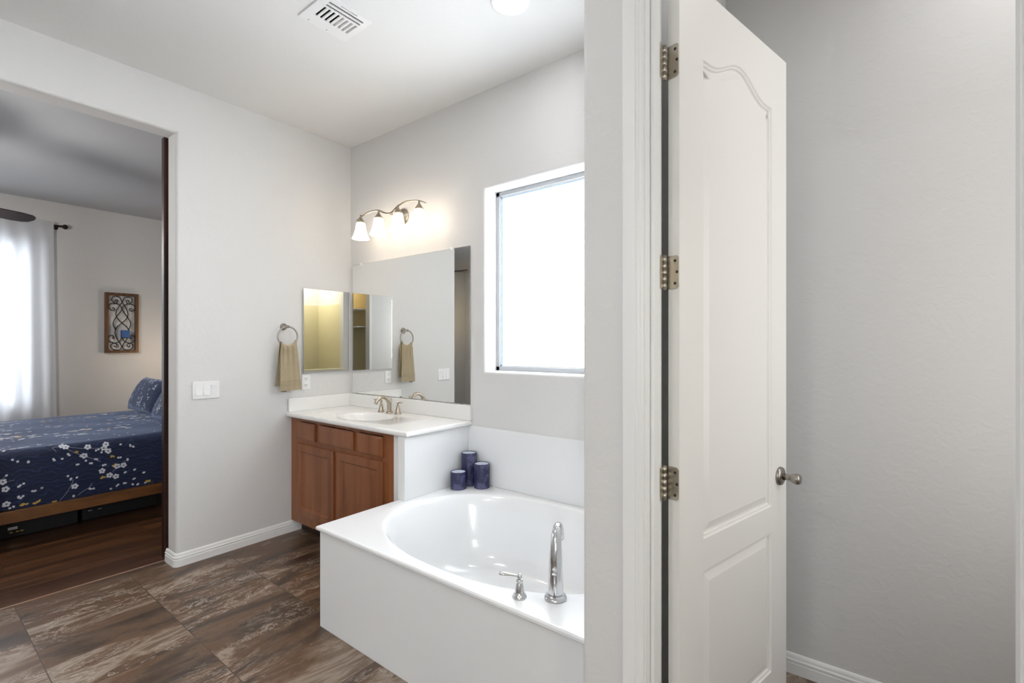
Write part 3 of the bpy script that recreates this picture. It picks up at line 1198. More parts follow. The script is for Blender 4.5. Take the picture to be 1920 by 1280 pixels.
CT = 0.900
top = thing('sink_counter', (-2.87, 2.1, 0.87), 'white cultured marble counter with an integral oval sink', 'countertop')
s = rect_basin(XA + 0.001, -2.165, 1.818, YB - 0.001, -2.885, 2.065, 0.235, 0.165, 2.0, CT,
               [(1.0, 0.0), (0.985, -0.002), (0.965, -0.008), (0.93, -0.025), (0.86, -0.06), (0.74, -0.095), (0.55, -0.118), (0.3, -0.128), (0.12, -0.130)],
               [(0.014, CT - 0.031), (0.005, CT - 0.030), (0.001, CT - 0.024), (0.0, CT - 0.014), (0.002, CT - 0.006), (0.007, CT - 0.001), (0.013, CT)])
s.build('counter_slab', M['counter'], top)
s = MB()
s.box(XA + 0.021, -2.165, YB - 0.021, YB - 0.001, CT, 1.001, 0.003)
s.build('backsplash', M['counter'], top)
s = MB()
s.box(XA + 0.001, XA + 0.021, 1.834, YB - 0.001, CT, 1.001, 0.003)
s.build('side_splash', M['counter'], top)
s = MB()
s.lathe([(0.0, 0.003), (0.018, 0.003), (0.021, 0.0)], (-2.885, 2.065, CT - 0.1298), (0, 0, 1), 20)
s.build('drain', M['nickel'], top, 'nickel drain')

fa = thing('sink_faucet', (-2.885, 2.262, CT), 'brushed nickel three-piece faucet on the white sink counter', 'faucet')
F0 = Vector((-2.885, 2.262, CT + 0.0005))
s = MB()
s.lathe([(0.0, 0.0), (0.027, 0.0), (0.027, 0.004), (0.023, 0.009), (0.019, 0.012)], F0, (0, 0, 1), 28)
s.build('spout_base', M['nickel'], fa)
prof = catmull([(0, 0, 0.010), (0.002, 0, 0.045), (0.008, 0, 0.080), (0.030, 0, 0.112), (0.065, 0, 0.122), (0.098, 0, 0.108), (0.118, 0, 0.085)], 6)
pts = [F0 + Vector((0, -p.x, p.z)) for p in prof]
rad = [0.0175 - 0.0055 * min(1, 1.6 * i / (len(pts) - 1)) for i in range(len(pts))]
s = MB()
s.tube(pts, rad, 20)
e, e0 = pts[-1], pts[-2]
s.cyl(e0, e + (e - e0).normalized() * 0.008, 0.0138)
s.build('spout', M['nickel'], fa)
s = MB()
s.cyl(F0 + Vector((0, 0.017, 0.008)), F0 + Vector((0, 0.0165, 0.098)), 0.0028, seg=10)
s.lathe([(0.003, 0), (0.0055, 0.003), (0.0045, 0.008), (0.0065, 0.013), (0.0, 0.016)], F0 + Vector((0, 0.0165, 0.094)), (0, 0, 1), 14)
s.build('lift_rod', M['nickel'], fa)
bell_handle(fa, (-2.982, 2.262, CT + 0.0005), math.radians(200), M['nickel'], 0.086, 1.02, 0.060)
bell_handle(fa, (-2.788, 2.262, CT + 0.0005), math.radians(-12), M['nickel'], 0.086, 1.02, 0.060)

# ------------------------------------------------------------------ mirrors
mi = thing('wall_mirror', (-2.84, YB, 1.005), 'large frameless mirror on the back wall above the sink counter', 'mirror')
s = MB()
s.box(-3.500, -2.176, YB - 0.006, YB - 0.0005, 1.006, 2.062)
s.build('mirror_edge', M['mirror_edge'], mi)
s = MB()
s.box(-3.4985, -2.1775, YB - 0.0066, YB - 0.0055, 1.0075, 2.0605)
s.build('mirror_glass', M['mirror'], mi)
for x, z, m in ((-3.38, 2.062, 'glass'), (-2.345, 2.062, 'glass'), (-3.43, 1.006, 'nickel_dark'), (-2.26, 1.006, 'nickel_dark')):
    s = MB()
    d = 0.010 if z > 1.5 else 0.006
    s.box(x - 0.010, x + 0.010, YB - 0.010, YB - 0.0003, z - d, z + d * (1.0 if z > 1.5 else 0.2), 0.002)
    s.build('mirror_clip', M['plastic'] if m == 'glass' else M[m], mi)

mc = thing('medicine_cabinet', (XA, 2.147, 1.187), 'frameless mirrored medicine cabinet on the left wall beside the sink', 'medicine cabinet')
s = MB()
s.box(XA + 0.0005, XA + 0.016, 1.955, 2.342, 1.195, 1.830)
s.build('cabinet_body', M['trim'], mc)
s = MB()
s.box(XA + 0.016, XA + 0.0208, 1.9475, 2.3485, 1.190, 1.837)
s.build('door_backing', M['mirror_edge'], mc)
s = MB()
s.box(XA + 0.0205, XA + 0.0215, 1.9485, 2.3475, 1.191, 1.836)
s.build('mirror_door', M['mirror'], mc)

# ------------------------------------------------------------------ four-light vanity fixture
vl = thing('vanity_light', (-2.88, YB, 2.36), 'four-light nickel wall lamp with a wavy bar above the mirror', 'wall lamp')
LY = 2.195
s = MB()
s.lathe([(0.0, 0.0), (0.062, 0.0), (0.062, 0.006), (0.056, 0.012), (0.040, 0.018), (0.034, 0.024), (0.020, 0.028), (0.0, 0.029)], (-2.86, YB - 0.0005, 2.365), (0, -1, 0), 36)
s.build('back_plate', M['nickel'], vl)
s = MB()
wave = [(-3.192, 2.358), (-3.102, 2.385), (-3.014, 2.396), (-2.927, 2.389), (-2.858, 2.36), (-2.814, 2.346), (-2.771, 2.35), (-2.702, 2.383), (-2.624, 2.399), (-2.546, 2.392), (-2.478, 2.378), (-2.417, 2.352)]
s.tube(catmull([(x, LY, z - 0.004) for x, z in wave], 6), [0.0035 + 0.0035 * math.sin(PI * min(1, 0.15 + i / 70)) for i in range(67)], 12)
s.build('wavy_bar', M['nickel'], vl)
s = MB()
s.tube(catmull([(-2.86, YB - 0.02, 2.365), (-2.84, 2.29, 2.358), (-2.815, LY + 0.004, 2.345)], 5), 0.008, 12)
s.build('stem', M['nickel'], vl)
BELL = [(0.0285, 0.0), (0.032, -0.006), (0.0345, -0.022), (0.039, -0.050), (0.047, -0.080), (0.056, -0.105), (0.066, -0.124)]
for i, lx in enumerate((-3.140, -2.923, -2.703, -2.484)):
    lz = (2.329, 2.329, 2.327, 2.319)[i]
    s = MB()
    s.lathe([(0.0, 0.060), (0.0065, 0.058), (0.0075, 0.036), (0.012, 0.030), (0.020, 0.018), (0.030, 0.004), (0.034, -0.002), (0.030, -0.003), (0.0, 0.008)], (lx, LY, lz), (0, 0, 1), 28)
    fc = s.build('socket_cup', M['nickel'], vl)
    s = MB()
    s.lathe(BELL, (lx, LY, lz - 0.001), (0, 0, 1), 36, cap=False)
    s.build('lamp_shade', M['shade'], vl, 'lit white bell glass shade')
    s = MB()
    s.sphere((lx, LY, lz - 0.062), 0.021, 1.25)
    s.build('bulb', M['bulb'], fc)
    point('vanity_bulb_light', (lx, LY, lz - 0.060), 7.2, WARM, 0.026)

# ------------------------------------------------------------------ towel ring, towel, switch, outlet
RY, RZ, RX = 1.805, 1.463, -3.478
tr_ = thing('towel_ring', (XA, RY, 1.535), 'satin nickel towel ring on the left wall beside the mirrored cabinet', 'towel ring')
s = MB()
s.lathe([(0.0, 0.0), (0.026, 0.0), (0.026, 0.004), (0.022, 0.012), (0.014, 0.018), (0.009, 0.024), (0.008, 0.050), (0.011, 0.054), (0.011, 0.064), (0.0, 0.067)], (XA + 0.0003, RY - 0.003, RZ + 0.074), (1, 0, 0), 28)
s.build('mount', M['nickel_dark'], tr_)
s = MB()
s.tube([(RX, RY + 0.074 * math.sin(2 * PI * k / 64), RZ + 0.074 * math.cos(2 * PI * k / 64)) for k in range(64)], 0.0058, 12, close=True)
s.build('ring', M['nickel_dark'], tr_)

tw = thing('hand_towel', (RX, RY, 1.07), 'olive tan hand towel hanging folded through the towel ring', 'towel')


def towel_fn(u, v):
    # v runs across the towel, u runs from the front hem up over the ring and down to the back hem
    zt = RZ - 0.074 + 0.0116
    lf, lb = zt - 1.068, zt - 1.105
    L = lf + lb
    d = u * L
    w0 = 0.112
    yy = v - 0.5
    if d < lf:
        h = d
        z = 1.068 + h
        t = h / lf
        side = 1
    else:
        h = L - d
        z = 1.105 + h
        t = h / lb
        side = -1
    wd = w0 + (0.160 - w0) * (1 - t) ** 0.75
    cy = RY + (0.004 if side > 0 else -0.008) * (1 - t) + 0.004
    R = 0.0116
    hh = zt - z
    g0 = math.sqrt(max(0.0, R * R - max(0.0, R - hh) ** 2))
    gap = g0 + 0.013 * (1 - t) * (1.0 if side > 0 else 0.4)
    fold = (0.0085 * math.exp(-((1 - t) / 0.40) ** 2) + 0.0009) * math.sin(yy * 21 + 1.2 + (1 - t) * 1.3 + (0 if side > 0 else 2))
    x = RX + side * gap + side * (fold + 0.004) * min(1, max(0, hh - 0.004) / 0.03)
    if side > 0:
        for k in range(4):
            zb = 1.112 + k * 0.0100
            x += 0.0038 * math.exp(-((z - zb) / 0.0024) ** 2)
    yr = min(0.070, abs(cy + yy * wd - RY))
    cs = math.sqrt(0.074 ** 2 - yr * yr)
    z += (0.074 - cs + 0.0116 * (0.074 / max(cs, 0.03) - 1)) * t ** 5 + 0.006 * yy * (1 - t)
    return (x, cy + yy * wd, z)


s = MB()
s.surf(towel_fn, 420, 44)
o = s.build('towel_cloth', M['towel'], tw, solid=0.0055)
s = MB()
s.box(RX + 0.012, RX + 0.016, RY - 0.058, RY - 0.018, 1.060, 1.070)
s.build('care_tag', M['towel_tag'], tw, 'small dark tag at the hem')

lsw = thing('light_switch', (XA, 1.283, 1.106), 'white three-rocker light switch plate on the left wall', 'light switch')
s = MB()
s.box(XA + 0.0003, XA + 0.0085, 1.203, 1.364, 1.049, 1.163, 0.003)
s.build('wall_plate', M['plastic'], lsw)
for k in (-1, 0, 1):
    y = 1.2835 + k * 0.046
    s = MB()
    for a, b_ in ((0.0175, 0.0185),):
        s.poly_prism([(XA + 0.008, 1.106 - 0.033), (XA + 0.0145 if k != 1 else XA + 0.0095, 1.106 - 0.033), (XA + 0.0105, 1.106), (XA + 0.0095 if k != 1 else XA + 0.0145, 1.106 + 0.033), (XA + 0.008, 1.106 + 0.033)], y - 0.0165, y + 0.0165, axis=1)
    s.build('rocker', M['plastic'], lsw)
ol = thing('wall_outlet', (XA, 1.975, 1.116), 'white double wall outlet under the mirrored medicine cabinet', 'outlet')
s = MB()
s.box(XA + 0.0003, XA + 0.0060, 1.940, 2.010, 1.060, 1.174, 0.0025)
s.build('wall_plate', M['plastic'], ol)
for z in (1.092, 1.142):
    s = MB()
    s.box(XA + 0.0055, XA + 0.0085, 1.958, 1.992, z - 0.014, z + 0.014, 0.002)
    rc = s.build('receptacle', M['plastic'], ol)
    s = MB()
    s.box(XA + 0.0082, XA + 0.0088, 1.9655, 1.9690, z - 0.002, z + 0.008)
    s.box(XA + 0.0082, XA + 0.0088, 1.9810, 1.9845, z - 0.002, z + 0.008)
    s.lathe([(0.0032, 0), (0.0032, 0.0006), (0, 0.0006)], (XA + 0.0082, 1.975, z - 0.008), (1, 0, 0), 10)
    s.build('slots', M['dark_slot'], rc)

# ------------------------------------------------------------------ ceiling register and recessed lamps
av = thing('air_vent', (-2.19, 1.385, H), 'white square ceiling air vent with dark slots', 'air vent')
PX0, PX1, PY0, PY1 = -2.316, -2.066, 1.255, 1.515
slots = []
for k in range(8):
    y = 1.2985 + k * 0.0245
    slots.append((-2.243, -2.150, y, y + 0.0145))
for x in (-2.139, -2.113):
    slots.append((x, x + 0.0135, 1.296, 1.485))
slots.append((-2.087, -2.080, 1.345, 1.388))
slots.append((-2.087, -2.080, 1.394, 1.437))
s = wall_holes(2, PX0, PX1, PY0, PY1, H - 0.007, H - 0.0003, slots)
s.build('face_plate', M['plastic'], av)
s = MB()
for x0, x1, y0, y1 in ((VX0, VX0 + 0.004, VY0, VY1), (VX1 - 0.004, VX1, VY0, VY1), (VX0, VX1, VY0, VY0 + 0.004), (VX0, VX1, VY1 - 0.004, VY1)):
    s.box(x0 + 0.0005, x1 - 0.0005, y0 + 0.0005, y1 - 0.0005, H, H + 0.115)
s.box(VX0 + 0.001, VX1 - 0.001, VY0 + 0.001, VY1 - 0.001, H + 0.112, H + 0.116)
s.build('duct_box', M['duct'], av)
for k in range(8):
    x0, x1, y0, y1 = slots[k]
    s = MB()
    sg = 1 if k < 4 else -1
    yb = y0 if sg > 0 else y1
    s.poly_prism([(yb, H - 0.006), (yb + 0.0012, H - 0.006), (yb + sg * 0.013 + 0.0012, H + 0.010), (yb + sg * 0.013, H + 0.010)], x0, x1, axis=0)
    s.build('louver', M['plastic'], av)
for x, y in ((-2.300, 1.300), (-2.300, 1.400)):
    s = MB()
    s.lathe([(0.004, 0), (0.003, 0.0015), (0, 0.0017)], (x, y, H - 0.0065), (0, 0, -1), 12)
    s.build('screw', M['nickel_dark'], av)

dl0 = None
CLAB = ['lit round recessed ceiling lamp above the bathtub', 'added recessed ceiling lamp near the bedroom doorway',
        'added recessed ceiling lamp at the back of the bathroom, behind the camera', 'unseen recessed ceiling lamp inside the toilet room']
for i, (cx, cy) in enumerate(CANS):
    if dl0 is None:
        dl0 = thing('recessed_lamp', (cx, cy, H), CLAB[0], 'ceiling lamp', 'recessed ceiling lamps')
        s = MB()
        s.lathe([(0.096, -0.0003), (0.095, -0.005), (0.088, -0.008), (0.072, -0.006), (0.066, -0.002), (0.066, -0.0003)], (cx, cy, H), (0, 0, 1), 48, cap=False)
        s.build('trim_ring', M['plastic'], dl0)
        s = MB()
        s.lathe([(0.0, -0.0045), (0.045, -0.0040), (0.0655, -0.0020), (0.0655, -0.0005)], (cx, cy, H), (0, 0, 1), 40, cap=False)
        s.build('lens', M['lens'], dl0, 'glowing round lens')
    else:
        c = copy_tree(dl0, None, (cx, cy, H))  # unseen copies go with the added fill lights
        c['label'] = CLAB[i]

# ------------------------------------------------------------------ bedroom seen through the doorway
s = MB()
s.box(-3.742, -3.698, 1.098, 2.20, 0.018, 2.752, 0.003)
o = s.build('barn_door', M['wood_barn'])
tag(o, 'dark wood sliding barn door seen edge-on beside the bedroom doorway', 'sliding door')

bed = thing('bed', (-5.8, 1.25, 0), 'wide wooden bed with a navy blossom quilt in the bedroom', 'bed')
BY0, BY1 = 0.16, 2.30
s = MB()
s.box(-4.815, -4.785, BY0, BY1, 0.165, 0.250, 0.004)
s.box(-6.855, -6.825, BY0, BY1, 0.165, 0.250, 0.004)
s.box(-6.825, -4.815, BY0, BY0 + 0.03, 0.165, 0.250, 0.004)
s.box(-6.825, -4.815, BY0 + 0.03, BY1, 0.20, 0.22)
s.build('side_rails', M['wood_bed'], bed)
for x, y in ((-4.85, BY0 + 0.05), (-6.79, BY0 + 0.05), (-4.85, BY1 - 0.05), (-6.79, BY1 - 0.05)):
    s = MB()
    s.box(x - 0.03, x + 0.03, y - 0.03, y + 0.03, 0, 0.19, 0.003)
    s.build('leg', M['wood_bed'], bed)
s = MB()
s.box(-6.85, -4.79, BY1, BY1 + 0.05, 0.02, 1.10, 0.008)
s.build('headboard', M['wood_bed'], bed)
s = MB()
s.box(-6.79, -4.88, BY0 + 0.06, BY1 - 0.02, 0.225, 0.63, 0.05, 4)
s.build('mattress', plain('mattress_cloth', (0.7, 0.7, 0.72), 0.8), bed)


def quilt_pt(x_or_s, y):
    """s along the cross-section: 0 = near hem, up the near side, over the top to the far hem"""
    xn, xf, zt, zh, r = -4.822, -6.83, 0.660, 0.246, 0.055
    side = zt - zh - r
    arc = PI / 2 * r
    topw = (xn - xf) - 2 * r
    tot = 2 * side + 2 * arc + topw
    d = x_or_s * tot
    hem = 0.010 * math.sin(y * 5.3) + 0.006 * math.sin(y * 13.1 + 1)
    if d < side:
        t = d / side
        x = xn + 0.014 * math.sin(PI * t) + 0.006 * math.sin(y * 9 + 2) * (1 - t)
        return (x, y, zh + d + hem * (1 - t))
    d -= side
    if d < arc:
        a = d / r
        return (xn - r + r * math.cos(a), y, zt - r + r * math.sin(a))
    d -= arc
    if d < topw:
        t = d / topw
        return (xn - r - d, y, zt + 0.010 * math.sin(PI * t) + 0.003 * math.sin(d * 11 + y * 5))
    d -= topw
    if d < arc:
        a = PI / 2 + d / r
        return (xf + r + r * math.cos(a), y, zt - r + r * math.sin(a))
    d -= arc
    return (xf, y, zt - r - d)


q = MB()
q.surf(lambda u, v: quilt_pt(u, BY0 - 0.01 + v * (BY1 - BY0)), 90, 60, 0)


def q_frame(sx, y):
    p = Vector(quilt_pt(sx, y))
    du = Vector(quilt_pt(min(sx + 0.002, 1), y)) - p
    dv = Vector((0, 1, 0))
    du.normalize()
    nrm = dv.cross(du).normalized()
    if nrm.z < 0 and nrm.x < 0:
        nrm = -nrm
    if nrm.x < -0.3:
        nrm = -nrm
    return p, du, dv, nrm


def dab(mb, sx, y, ou, ov, ru, rv, mi, ang=0.0):
    p, du, dv, nr = q_frame(sx, y)
    c = p + du * ou + dv * ov + nr * 0.0025
    b = mb.bm
    vs_ = []
    for k in range(7):
        a = 2 * PI * k / 7
        a1, a2 = ru * math.cos(a), rv * math.sin(a)
        vs_.append(b.verts.new(c + du * (a1 * math.cos(ang) - a2 * math.sin(ang)) + dv * (a1 * math.sin(ang) + a2 * math.cos(ang))))
    f = b.faces.new(vs_)
    f.material_index = mi


def blossom(mb, sx, y, r, mi=1, n=5):
    a0 = random.random() * 6
    for k in range(n):
        a = a0 + 2 * PI * k / n
        dab(mb, sx, y, r * 0.62 * math.cos(a), r * 0.62 * math.sin(a), r * 0.46, r * 0.42, mi, random.random() * 3)


TOT = 2 * (0.660 - 0.246 - 0.055) + 2 * PI / 2 * 0.055 + (2.008 - 0.11)
SIDE = 0.359 / TOT


def near_side(px, py):
    """blossom spots read off the near side of the quilt: returns (s, y)"""
    u = (px - 960) / FOC
    dx, dy = -math.sin(TH) + u * math.cos(TH), math.cos(TH) + u * math.sin(TH)
    t = -4.815 / dx
    z = 1.4 - (py - 647) / FOC * t
    return (max(0.004, (z - 0.246) / TOT), t * dy)


big = [(5, 904), (10, 918), (195, 840), (199, 833), (158, 854), (191, 882), (205, 890), (217, 892), (231, 871), (219, 873), (140, 909), (12, 947), (118, 836), (124, 838), (203, 845), (165, 838)]
small = [(11, 840), (23, 862), (33, 864), (52, 867), (101, 861), (117, 861), (147, 868), (163, 863), (169, 868), (195, 870), (188, 847), (183, 844), (233, 884), (237, 861), (223, 858), (250, 879), (252, 895), (270, 886), (243, 835), (251, 837), (12, 892), (34, 912), (59, 921), (66, 920), (76, 913), (35, 933), (41, 932), (127, 889), (131, 895), (145, 892), (171, 914), (175, 915), (136, 928), (210, 914), (221, 909), (233, 906), (250, 907), (258, 906), (272, 905), (20, 953), (28, 950), (8, 952), (202, 848), (229, 832), (128, 852), (150, 853), (46, 905), (180, 860)]
gold = [(192, 894), (209, 856), (72, 938), (67, 941), (46, 945), (41, 947), (280, 901), (276, 903), (103, 938), (142, 848), (214, 871)]
for p in big:
    sx, y = near_side(*p)
    blossom(q, sx, y, 0.021, 1)
for p in small:
    sx, y = near_side(*p)
    for _ in range(random.choice((1, 2, 2))):
        dab(q, sx, y, random.uniform(-.007, .007), random.uniform(-.009, .009), 0.0075, 0.0085, 1, random.random() * 3)
for p in gold:
    sx, y = near_side(*p)
    for _ in range(3):
        dab(q, sx, y, random.uniform(-.006, .006), random.uniform(-.012, .012), 0.0065, 0.011, 2, random.random() * 3)
twigs = [[(112, 935), (125, 920), (134, 905), (137, 897)], [(146, 926), (158, 918), (168, 912), (172, 905)], [(100, 838), (125, 838), (160, 841), (192, 840)], [(128, 843), (150, 852), (175, 860), (188, 865)], [(99, 839), (106, 847)], [(210, 884), (222, 872), (236, 862)], [(0, 903), (8, 895), (12, 892)], [(16, 903), (27, 900)]]
for tw_ in twigs:
    P = []
    for p in tw_:
        sx, y = near_side(*p)
        c, du, dv, nr = q_frame(sx, y)
        P.append(c + nr * 0.002)
    q.tube(catmull(P, 5), 0.0016, 5, mi=3)
# the top: sprays of blossom lying along the bed
for _ in range(46):
    s0, y0 = random.uniform(SIDE + 0.03, 1 - SIDE - 0.06), random.uniform(0.35, 2.0)
    for k in range(random.randint(3, 7)):
        sx = s0 + random.gauss(0, 0.010)
        y = y0 + random.gauss(0, 0.06)
        if SIDE + 0.025 < sx < 1 - SIDE - 0.02 and 0.2 < y < 2.25:
            blossom(q, sx, y, random.uniform(0.013, 0.022), 1 if random.random() < 0.93 else 2)
for _ in range(150):
    sx, y = random.uniform(SIDE + 0.03, 1 - SIDE - 0.04), random.uniform(0.3, 2.2)
    dab(q, sx, y, 0, 0, 0.007, 0.010, 1, random.random() * 3)
q.build('quilt', [M['quilt'], M['petal'], M['petal_gold'], M['twig']], bed, 'navy quilt printed with white and gold blossoms')


def sham(name, c, lean, w, h, t, label, seed):
    rnd = random.Random(seed)
    root = thing(name, c, label, 'pillow', 'navy shams on the bed')
    mb = MB()
    Rm = Matrix.Translation(Vector(c)) @ Matrix.Rotation(-lean, 4, 'X')

    def shape(u, v, sg):
        a, b_ = 2 * u - 1, 2 * v - 1
        k = max(0.0, (1 - abs(a) ** 2.6)) * max(0.0, (1 - abs(b_) ** 2.6))
        pinch = 1 - 0.05 * (1 - abs(a)) * 0 - 0.04 * (b_ * b_) * (1 - a * a)
        return Vector((a * w / 2 * (1 - 0.05 * (1 - b_ * b_)), sg * t / 2 * k ** 0.5, h / 2 + b_ * h / 2 * pinch))
    for sg in (-1, 1):
        mb.surf(lambda u, v: Rm @ shape(u, v, sg), 22, 20, 0)
    b = mb.bm
    for _ in range(55):
        u, v = rnd.uniform(.06, .94), rnd.uniform(.05, .95)
        for sg in (-1, 1):
            p = shape(u, v, sg)
            d1_, d2_ = shape(u + .01, v, sg) - p, shape(u, v + .01, sg) - p
            nr = d1_.cross(d2_).normalized() * (-sg if False else 1)
            if nr.y * sg < 0:
                nr = -nr
            d1_.normalize()
            d2_.normalize()
            a0 = rnd.random() * 6
            r0 = rnd.uniform(0.006, 0.017)
            for k in range(3):
                aa = a0 + k * 2.1
                ctr = p + d1_ * (r0 * math.cos(aa)) + d2_ * (r0 * math.sin(aa)) + nr * 0.003
                f = b.faces.new([b.verts.new(Rm @ (ctr + d1_ * (r0 * .55 * math.cos(z)) + d2_ * (r0 * .55 * math.sin(z)))) for z in [2 * PI * m / 6 for m in range(6)]])
                f.material_index = 1
    mb.build('pillow_body', [M['quilt'], M['petal']], root)


sham('pillow_sham', (-6.32, 1.66, 0.685), 0.45, 0.86, 0.385, 0.20, 'navy blossom pillow leaning on the far side of the bed', 3)
sham('pillow_sham.001', (-5.30, 1.58, 0.685), 0.50, 0.76, 0.385, 0.20, 'navy blossom pillow on the near side of the bed, half behind the doorway', 5)

# boxes pushed under the bed
uc = thing('storage_case', (-5.3, 0.62, 0), 'dark storage case under the bed with a silver label and brass latch', 'storage box')
s = MB()
s.box(-5.70, -5.02, 0.35, 0.92, 0.001, 0.135, 0.006)
s.build('case_body', M['case_dark'], uc)
s = MB()
s.box(-5.021, -5.017, 0.535, 0.585, 0.058, 0.078, 0.0008)
s.build('label_plate', M['silver'], uc)
for y in (0.553, 0.585, 0.608):
    s = MB()
    s.box(-5.021, -5.014, y - 0.010, y + 0.008, 0.036, 0.044, 0.0015)
    s.build('latch', M['brass'], uc)
uc2 = thing('storage_case.001', (-5.3, 1.15, 0), 'plain dark storage case under the bed, farther from the window side', 'storage box')
uc2['label'] = 'dark storage case under the middle of the bed with small silver clasps'
s = MB()
s.box(-5.72, -5.05, 0.95, 1.45, 0.001, 0.125, 0.006)
s.build('case_body', M['case_dark'], uc2)
for y in (1.0, 1.06):
    s = MB()
    s.box(-5.051, -5.045, y - 0.014, y + 0.010, 0.070, 0.076, 0.001)
    s.build('clasp', M['silver'], uc2)

# curtain and rod
rod = thing('curtain_rod', (BX + 0.09, 0.2, 2.76), 'thin dark curtain rod with a ball end above the sheer curtain', 'curtain rod')
s = MB()
s.cyl((BX + 0.09, -0.95, 2.765), (BX + 0.09, 1.225, 2.765), 0.010)
s.build('rod', M['bronze'], rod)
s = MB()
s.lathe([(0.010, 0), (0.014, 0.004), (0.011, 0.012), (0.020, 0.022), (0.028, 0.036), (0.026, 0.052), (0.014, 0.064), (0.0, 0.068)], (BX + 0.09, 1.218, 2.765), (0, 1, 0), 24)
s.build('finial', M['bronze'], rod)
s = MB()
s.box(BX + 0.0005, BX + 0.09, 1.185, 1.197, 2.750, 2.762)
s.lathe([(0.022, 0), (0.022, 0.006), (0.0, 0.006)], (BX + 0.0005, 1.191, 2.756), (1, 0, 0), 20)
s.build('bracket', M['bronze'], rod)
ct = MB()


def curt(u, v):
    y = -0.90 + 2.06 * u
    z = 0.02 + v * 2.775
    k = 0.35 + 0.65 * (1 - v)
    a = 0.030 * math.sin(u * 95 + 0.6 * math.sin(u * 17)) + 0.016 * math.sin(u * 41 + 1.1)
    ys = 0.035 * (1 - v) * (1 if u > 0.7 else 0) * ((u - 0.7) / 0.3 if u > 0.7 else 0)
    top = min(1.0, max(0.0, (v - 0.95) / 0.035))
    return (BX + 0.092 + a * (0.45 + 0.55 * k) * (1 - 0.9 * top) + 0.022 * top, y + ys, z)


ct.surf(curt, 260, 24)
o = ct.build('sheer_curtain', M['sheer'])
tag(o, 'white sheer curtain hanging over the bright bedroom window', 'curtain')

# framed scroll candle holder on the far bedroom wall
SY0, SY1, SZ0, SZ1 = 1.630, 1.962, 1.305, 2.050
sc_ = thing('wall_sconce', (BX, 1.796, 1.305), 'wood framed wall candle holder with black iron scrolls', 'wall decoration')
s = MB()
fwid, fdep = 0.032, 0.055
for a, b_, c, d in ((SY0, SY0 + fwid, SZ0, SZ1), (SY1 - fwid, SY1, SZ0, SZ1), (SY0 + fwid, SY1 - fwid, SZ0, SZ0 + fwid), (SY0 + fwid, SY1 - fwid, SZ1 - fwid, SZ1)):
    s.box(BX + 0.0005, BX + fdep, a, b_, c, d, 0.002)
s.build('wooden_frame', M['wood_sconce'], sc_)


def sc_pt(p, mir):
    x, y = p
    x = 800 - x if mir else x
    return (BX + 0.036, SY0 + fwid + (x - 176) / (622 - 176) * (SY1 - SY0 - 2 * fwid), SZ1 - fwid - (y - 195) / (1085 - 195) * (SZ1 - SZ0 - 2 * fwid))


A = [(310, 300), (290, 278), (278, 292), (300, 318), (330, 288), (300, 255), (255, 268), (228, 245), (250, 220), (300, 207), (360, 225), (400, 300), (450, 370), (498, 470), (490, 545), (440, 605), (390, 648), (320, 705), (290, 760), (290, 830), (330, 920), (378, 985), (392, 1035), (360, 1072), (290, 1080), (228, 1052), (220, 1000), (262, 970), (308, 985), (312, 1020), (285, 1028), (268, 1008)]
A[0:8] = [(295, 300), (283, 285), (300, 262), (328, 285), (310, 318), (265, 312), (230, 275), (240, 235)]
Bc = [(240, 412), (255, 395), (276, 410), (262, 438), (215, 432), (182, 395), (195, 345), (250, 325), (310, 327), (370, 358), (400, 415), (440, 480), (490, 540), (535, 610), (545, 670), (520, 730), (498, 756)]
Cc = [(228, 890), (240, 868), (265, 872), (262, 895), (230, 850), (190, 855), (178, 895), (200, 940), (280, 966), (350, 945), (388, 900), (396, 882)]
Cc[0:5] = [(235, 878), (250, 880), (252, 898), (270, 875), (240, 845)]
for cv in (A, Bc, Cc):
    for mir in (False, True):
        pts = [sc_pt(p, mir) for p in cv]
        if mir:
            pts = [(p[0] + 0.002, p[1], p[2]) for p in pts]
        s = MB()
        s.tube(catmull(pts, 5), 0.0052, 8)
        s.build('iron_scroll', M['iron'], sc_)
s = MB()
cyy, czz = 1.818, 1.494
s.lathe([(0.0, 0.0), (0.050, 0.0), (0.052, 0.005), (0.0, 0.004)], (BX + 0.086, cyy, czz - 0.006), (0, 0, 1), 28)
s.box(BX + 0.034, BX + 0.06, cyy - 0.006, cyy + 0.006, czz - 0.007, czz - 0.001)
s.build('candle_plate', M['iron'], sc_)
sb = thing('blue_candle', (BX + 0.086, cyy, czz), 'square blue candle on the iron plate of the framed wall holder', 'candle')
s = MB()
s.box(BX + 0.050, BX + 0.122, cyy - 0.040, cyy + 0.040, czz - 0.0015, czz + 0.092, 0.005)
s.build('candle_body', M['wax_blue'], sb)
s = MB()
s.cyl((BX + 0.086, cyy, czz + 0.091), (BX + 0.086, cyy, czz + 0.102), 0.0014, seg=8)
s.build('wick', M['iron'], sb)

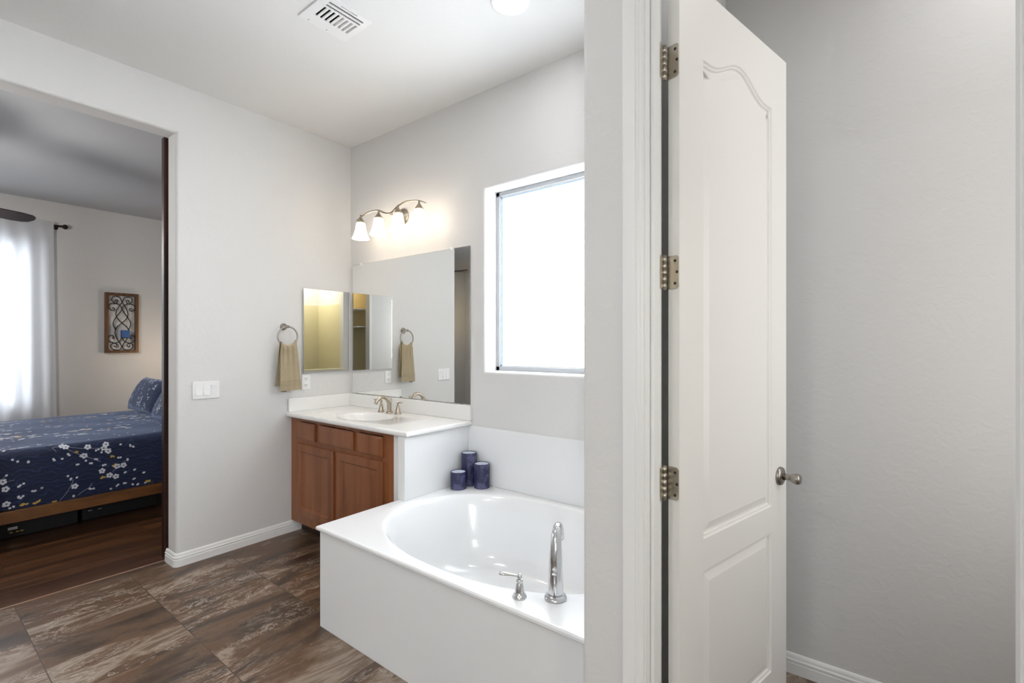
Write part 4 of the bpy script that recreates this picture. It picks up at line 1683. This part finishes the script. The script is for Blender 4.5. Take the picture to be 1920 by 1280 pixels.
# ceiling fan
FX, FY = -5.15, 0.07
fan = thing('ceiling_fan', (FX, FY, H), 'dark wood three-blade ceiling fan hanging in the bedroom', 'ceiling fan')
FZ = 2.40
s = MB()
s.lathe([(0.0, 0.0), (0.065, 0.0), (0.065, 0.02), (0.03, 0.06), (0.014, 0.065)], (FX, FY, H - 0.0005), (0, 0, -1), 32)
s.cyl((FX, FY, H - 0.06), (FX, FY, FZ + 0.10), 0.012)
s.build('downrod', M['bronze'], fan)
s = MB()
s.lathe([(0.0, 0.11), (0.05, 0.105), (0.10, 0.075), (0.11, 0.03), (0.10, -0.02), (0.06, -0.06), (0.0, -0.07)], (FX, FY, FZ), (0, 0, 1), 36)
s.build('motor', M['bronze'], fan)
s = MB()
s.lathe([(0.0, -0.135), (0.05, -0.128), (0.085, -0.105), (0.095, -0.075), (0.085, -0.065)], (FX, FY, FZ), (0, 0, 1), 32, cap=False)
s.build('added_light_bowl', M['shade'], fan, 'added frosted bowl around the fill light')  # unseen bowl added to house the bedroom fill light
for ang in (113, -9, 232):
    s = MB()
    s.box(0.09, 0.20, -0.02, 0.02, -0.004, 0.004, 0.002)
    outl = [(0.17, -0.055), (0.40, -0.070), (0.60, -0.076), (0.67, -0.066), (0.70, -0.045), (0.715, 0.0), (0.70, 0.045), (0.67, 0.066), (0.60, 0.076), (0.40, 0.070), (0.17, 0.055)]
    s.poly_prism(outl, -0.0035, 0.0035, mi=1)
    s.xform(Matrix.Translation((FX, FY, FZ + 0.01)) @ Matrix.Rotation(math.radians(ang), 4, 'Z') @ Matrix.Rotation(math.radians(-16), 4, 'X'))
    s.build('blade', [M['bronze'], M['wood_fan']], fan)

# ------------------------------------------------------------------ shower and closet that show in the mirrors
sh = thing('shower_stall', (1.75, 0.1, 0), 'cream shower stall across the room, seen in the mirrored cabinet', 'shower')
s = MB()
s.box(2.10, 2.12, -0.66, 0.28, 0, 2.20)
s.build('back_panel', M['shower'], sh)
for y0 in (-0.66, 0.26):
    s = MB()
    s.box(1.315, 2.10, y0, y0 + 0.02, 0, 2.20)
    s.build('side_panel', M['shower'], sh)
s = MB()
s.box(1.195, 1.32, -0.628, 0.248, 0.931, 0.96, 0.004)
s.build('ledge_cap', M['shower'], sh)
cw = MB()
cw.box(2.125, 2.20, -0.80, 1.0, 0, H)
cw.box(1.314, 2.125, -0.76, -0.665, 0, H)
cw.box(1.36, 2.125, 0.285, 0.33, 0, H)
struct(cw.build('wall_shower', M['wall']))
cz = MB()
cz.box(2.5, 2.6, -1.44, -0.76, 0, H)
cz.box(1.40, 2.5, -1.44, -1.38, 0, H)
cz.box(1.315, 1.40, -1.44, -1.30, 0, H)
struct(cz.build('wall_closet', M['closet']))
for i, z in enumerate((1.77, 2.13)):
    s = MB()
    s.box(1.42, 2.499, -1.379, -1.08, z, z + 0.02)
    o = s.build('closet_shelf', M['trim'])
    tag(o, ('lower white closet shelf seen in the mirror', 'upper white closet shelf seen in the mirror')[i], 'shelf', 'closet shelves')
tr2 = MB()
for y0, y1 in ((-0.80, -0.742), (-1.273, -1.215)):
    tr2.box(1.184, 1.1995, y0, y1, 0, 2.498)
tr2.box(1.184, 1.1995, -1.215, -0.80, 2.44, 2.498)
struct(tr2.build('trim_2', M['trim']))
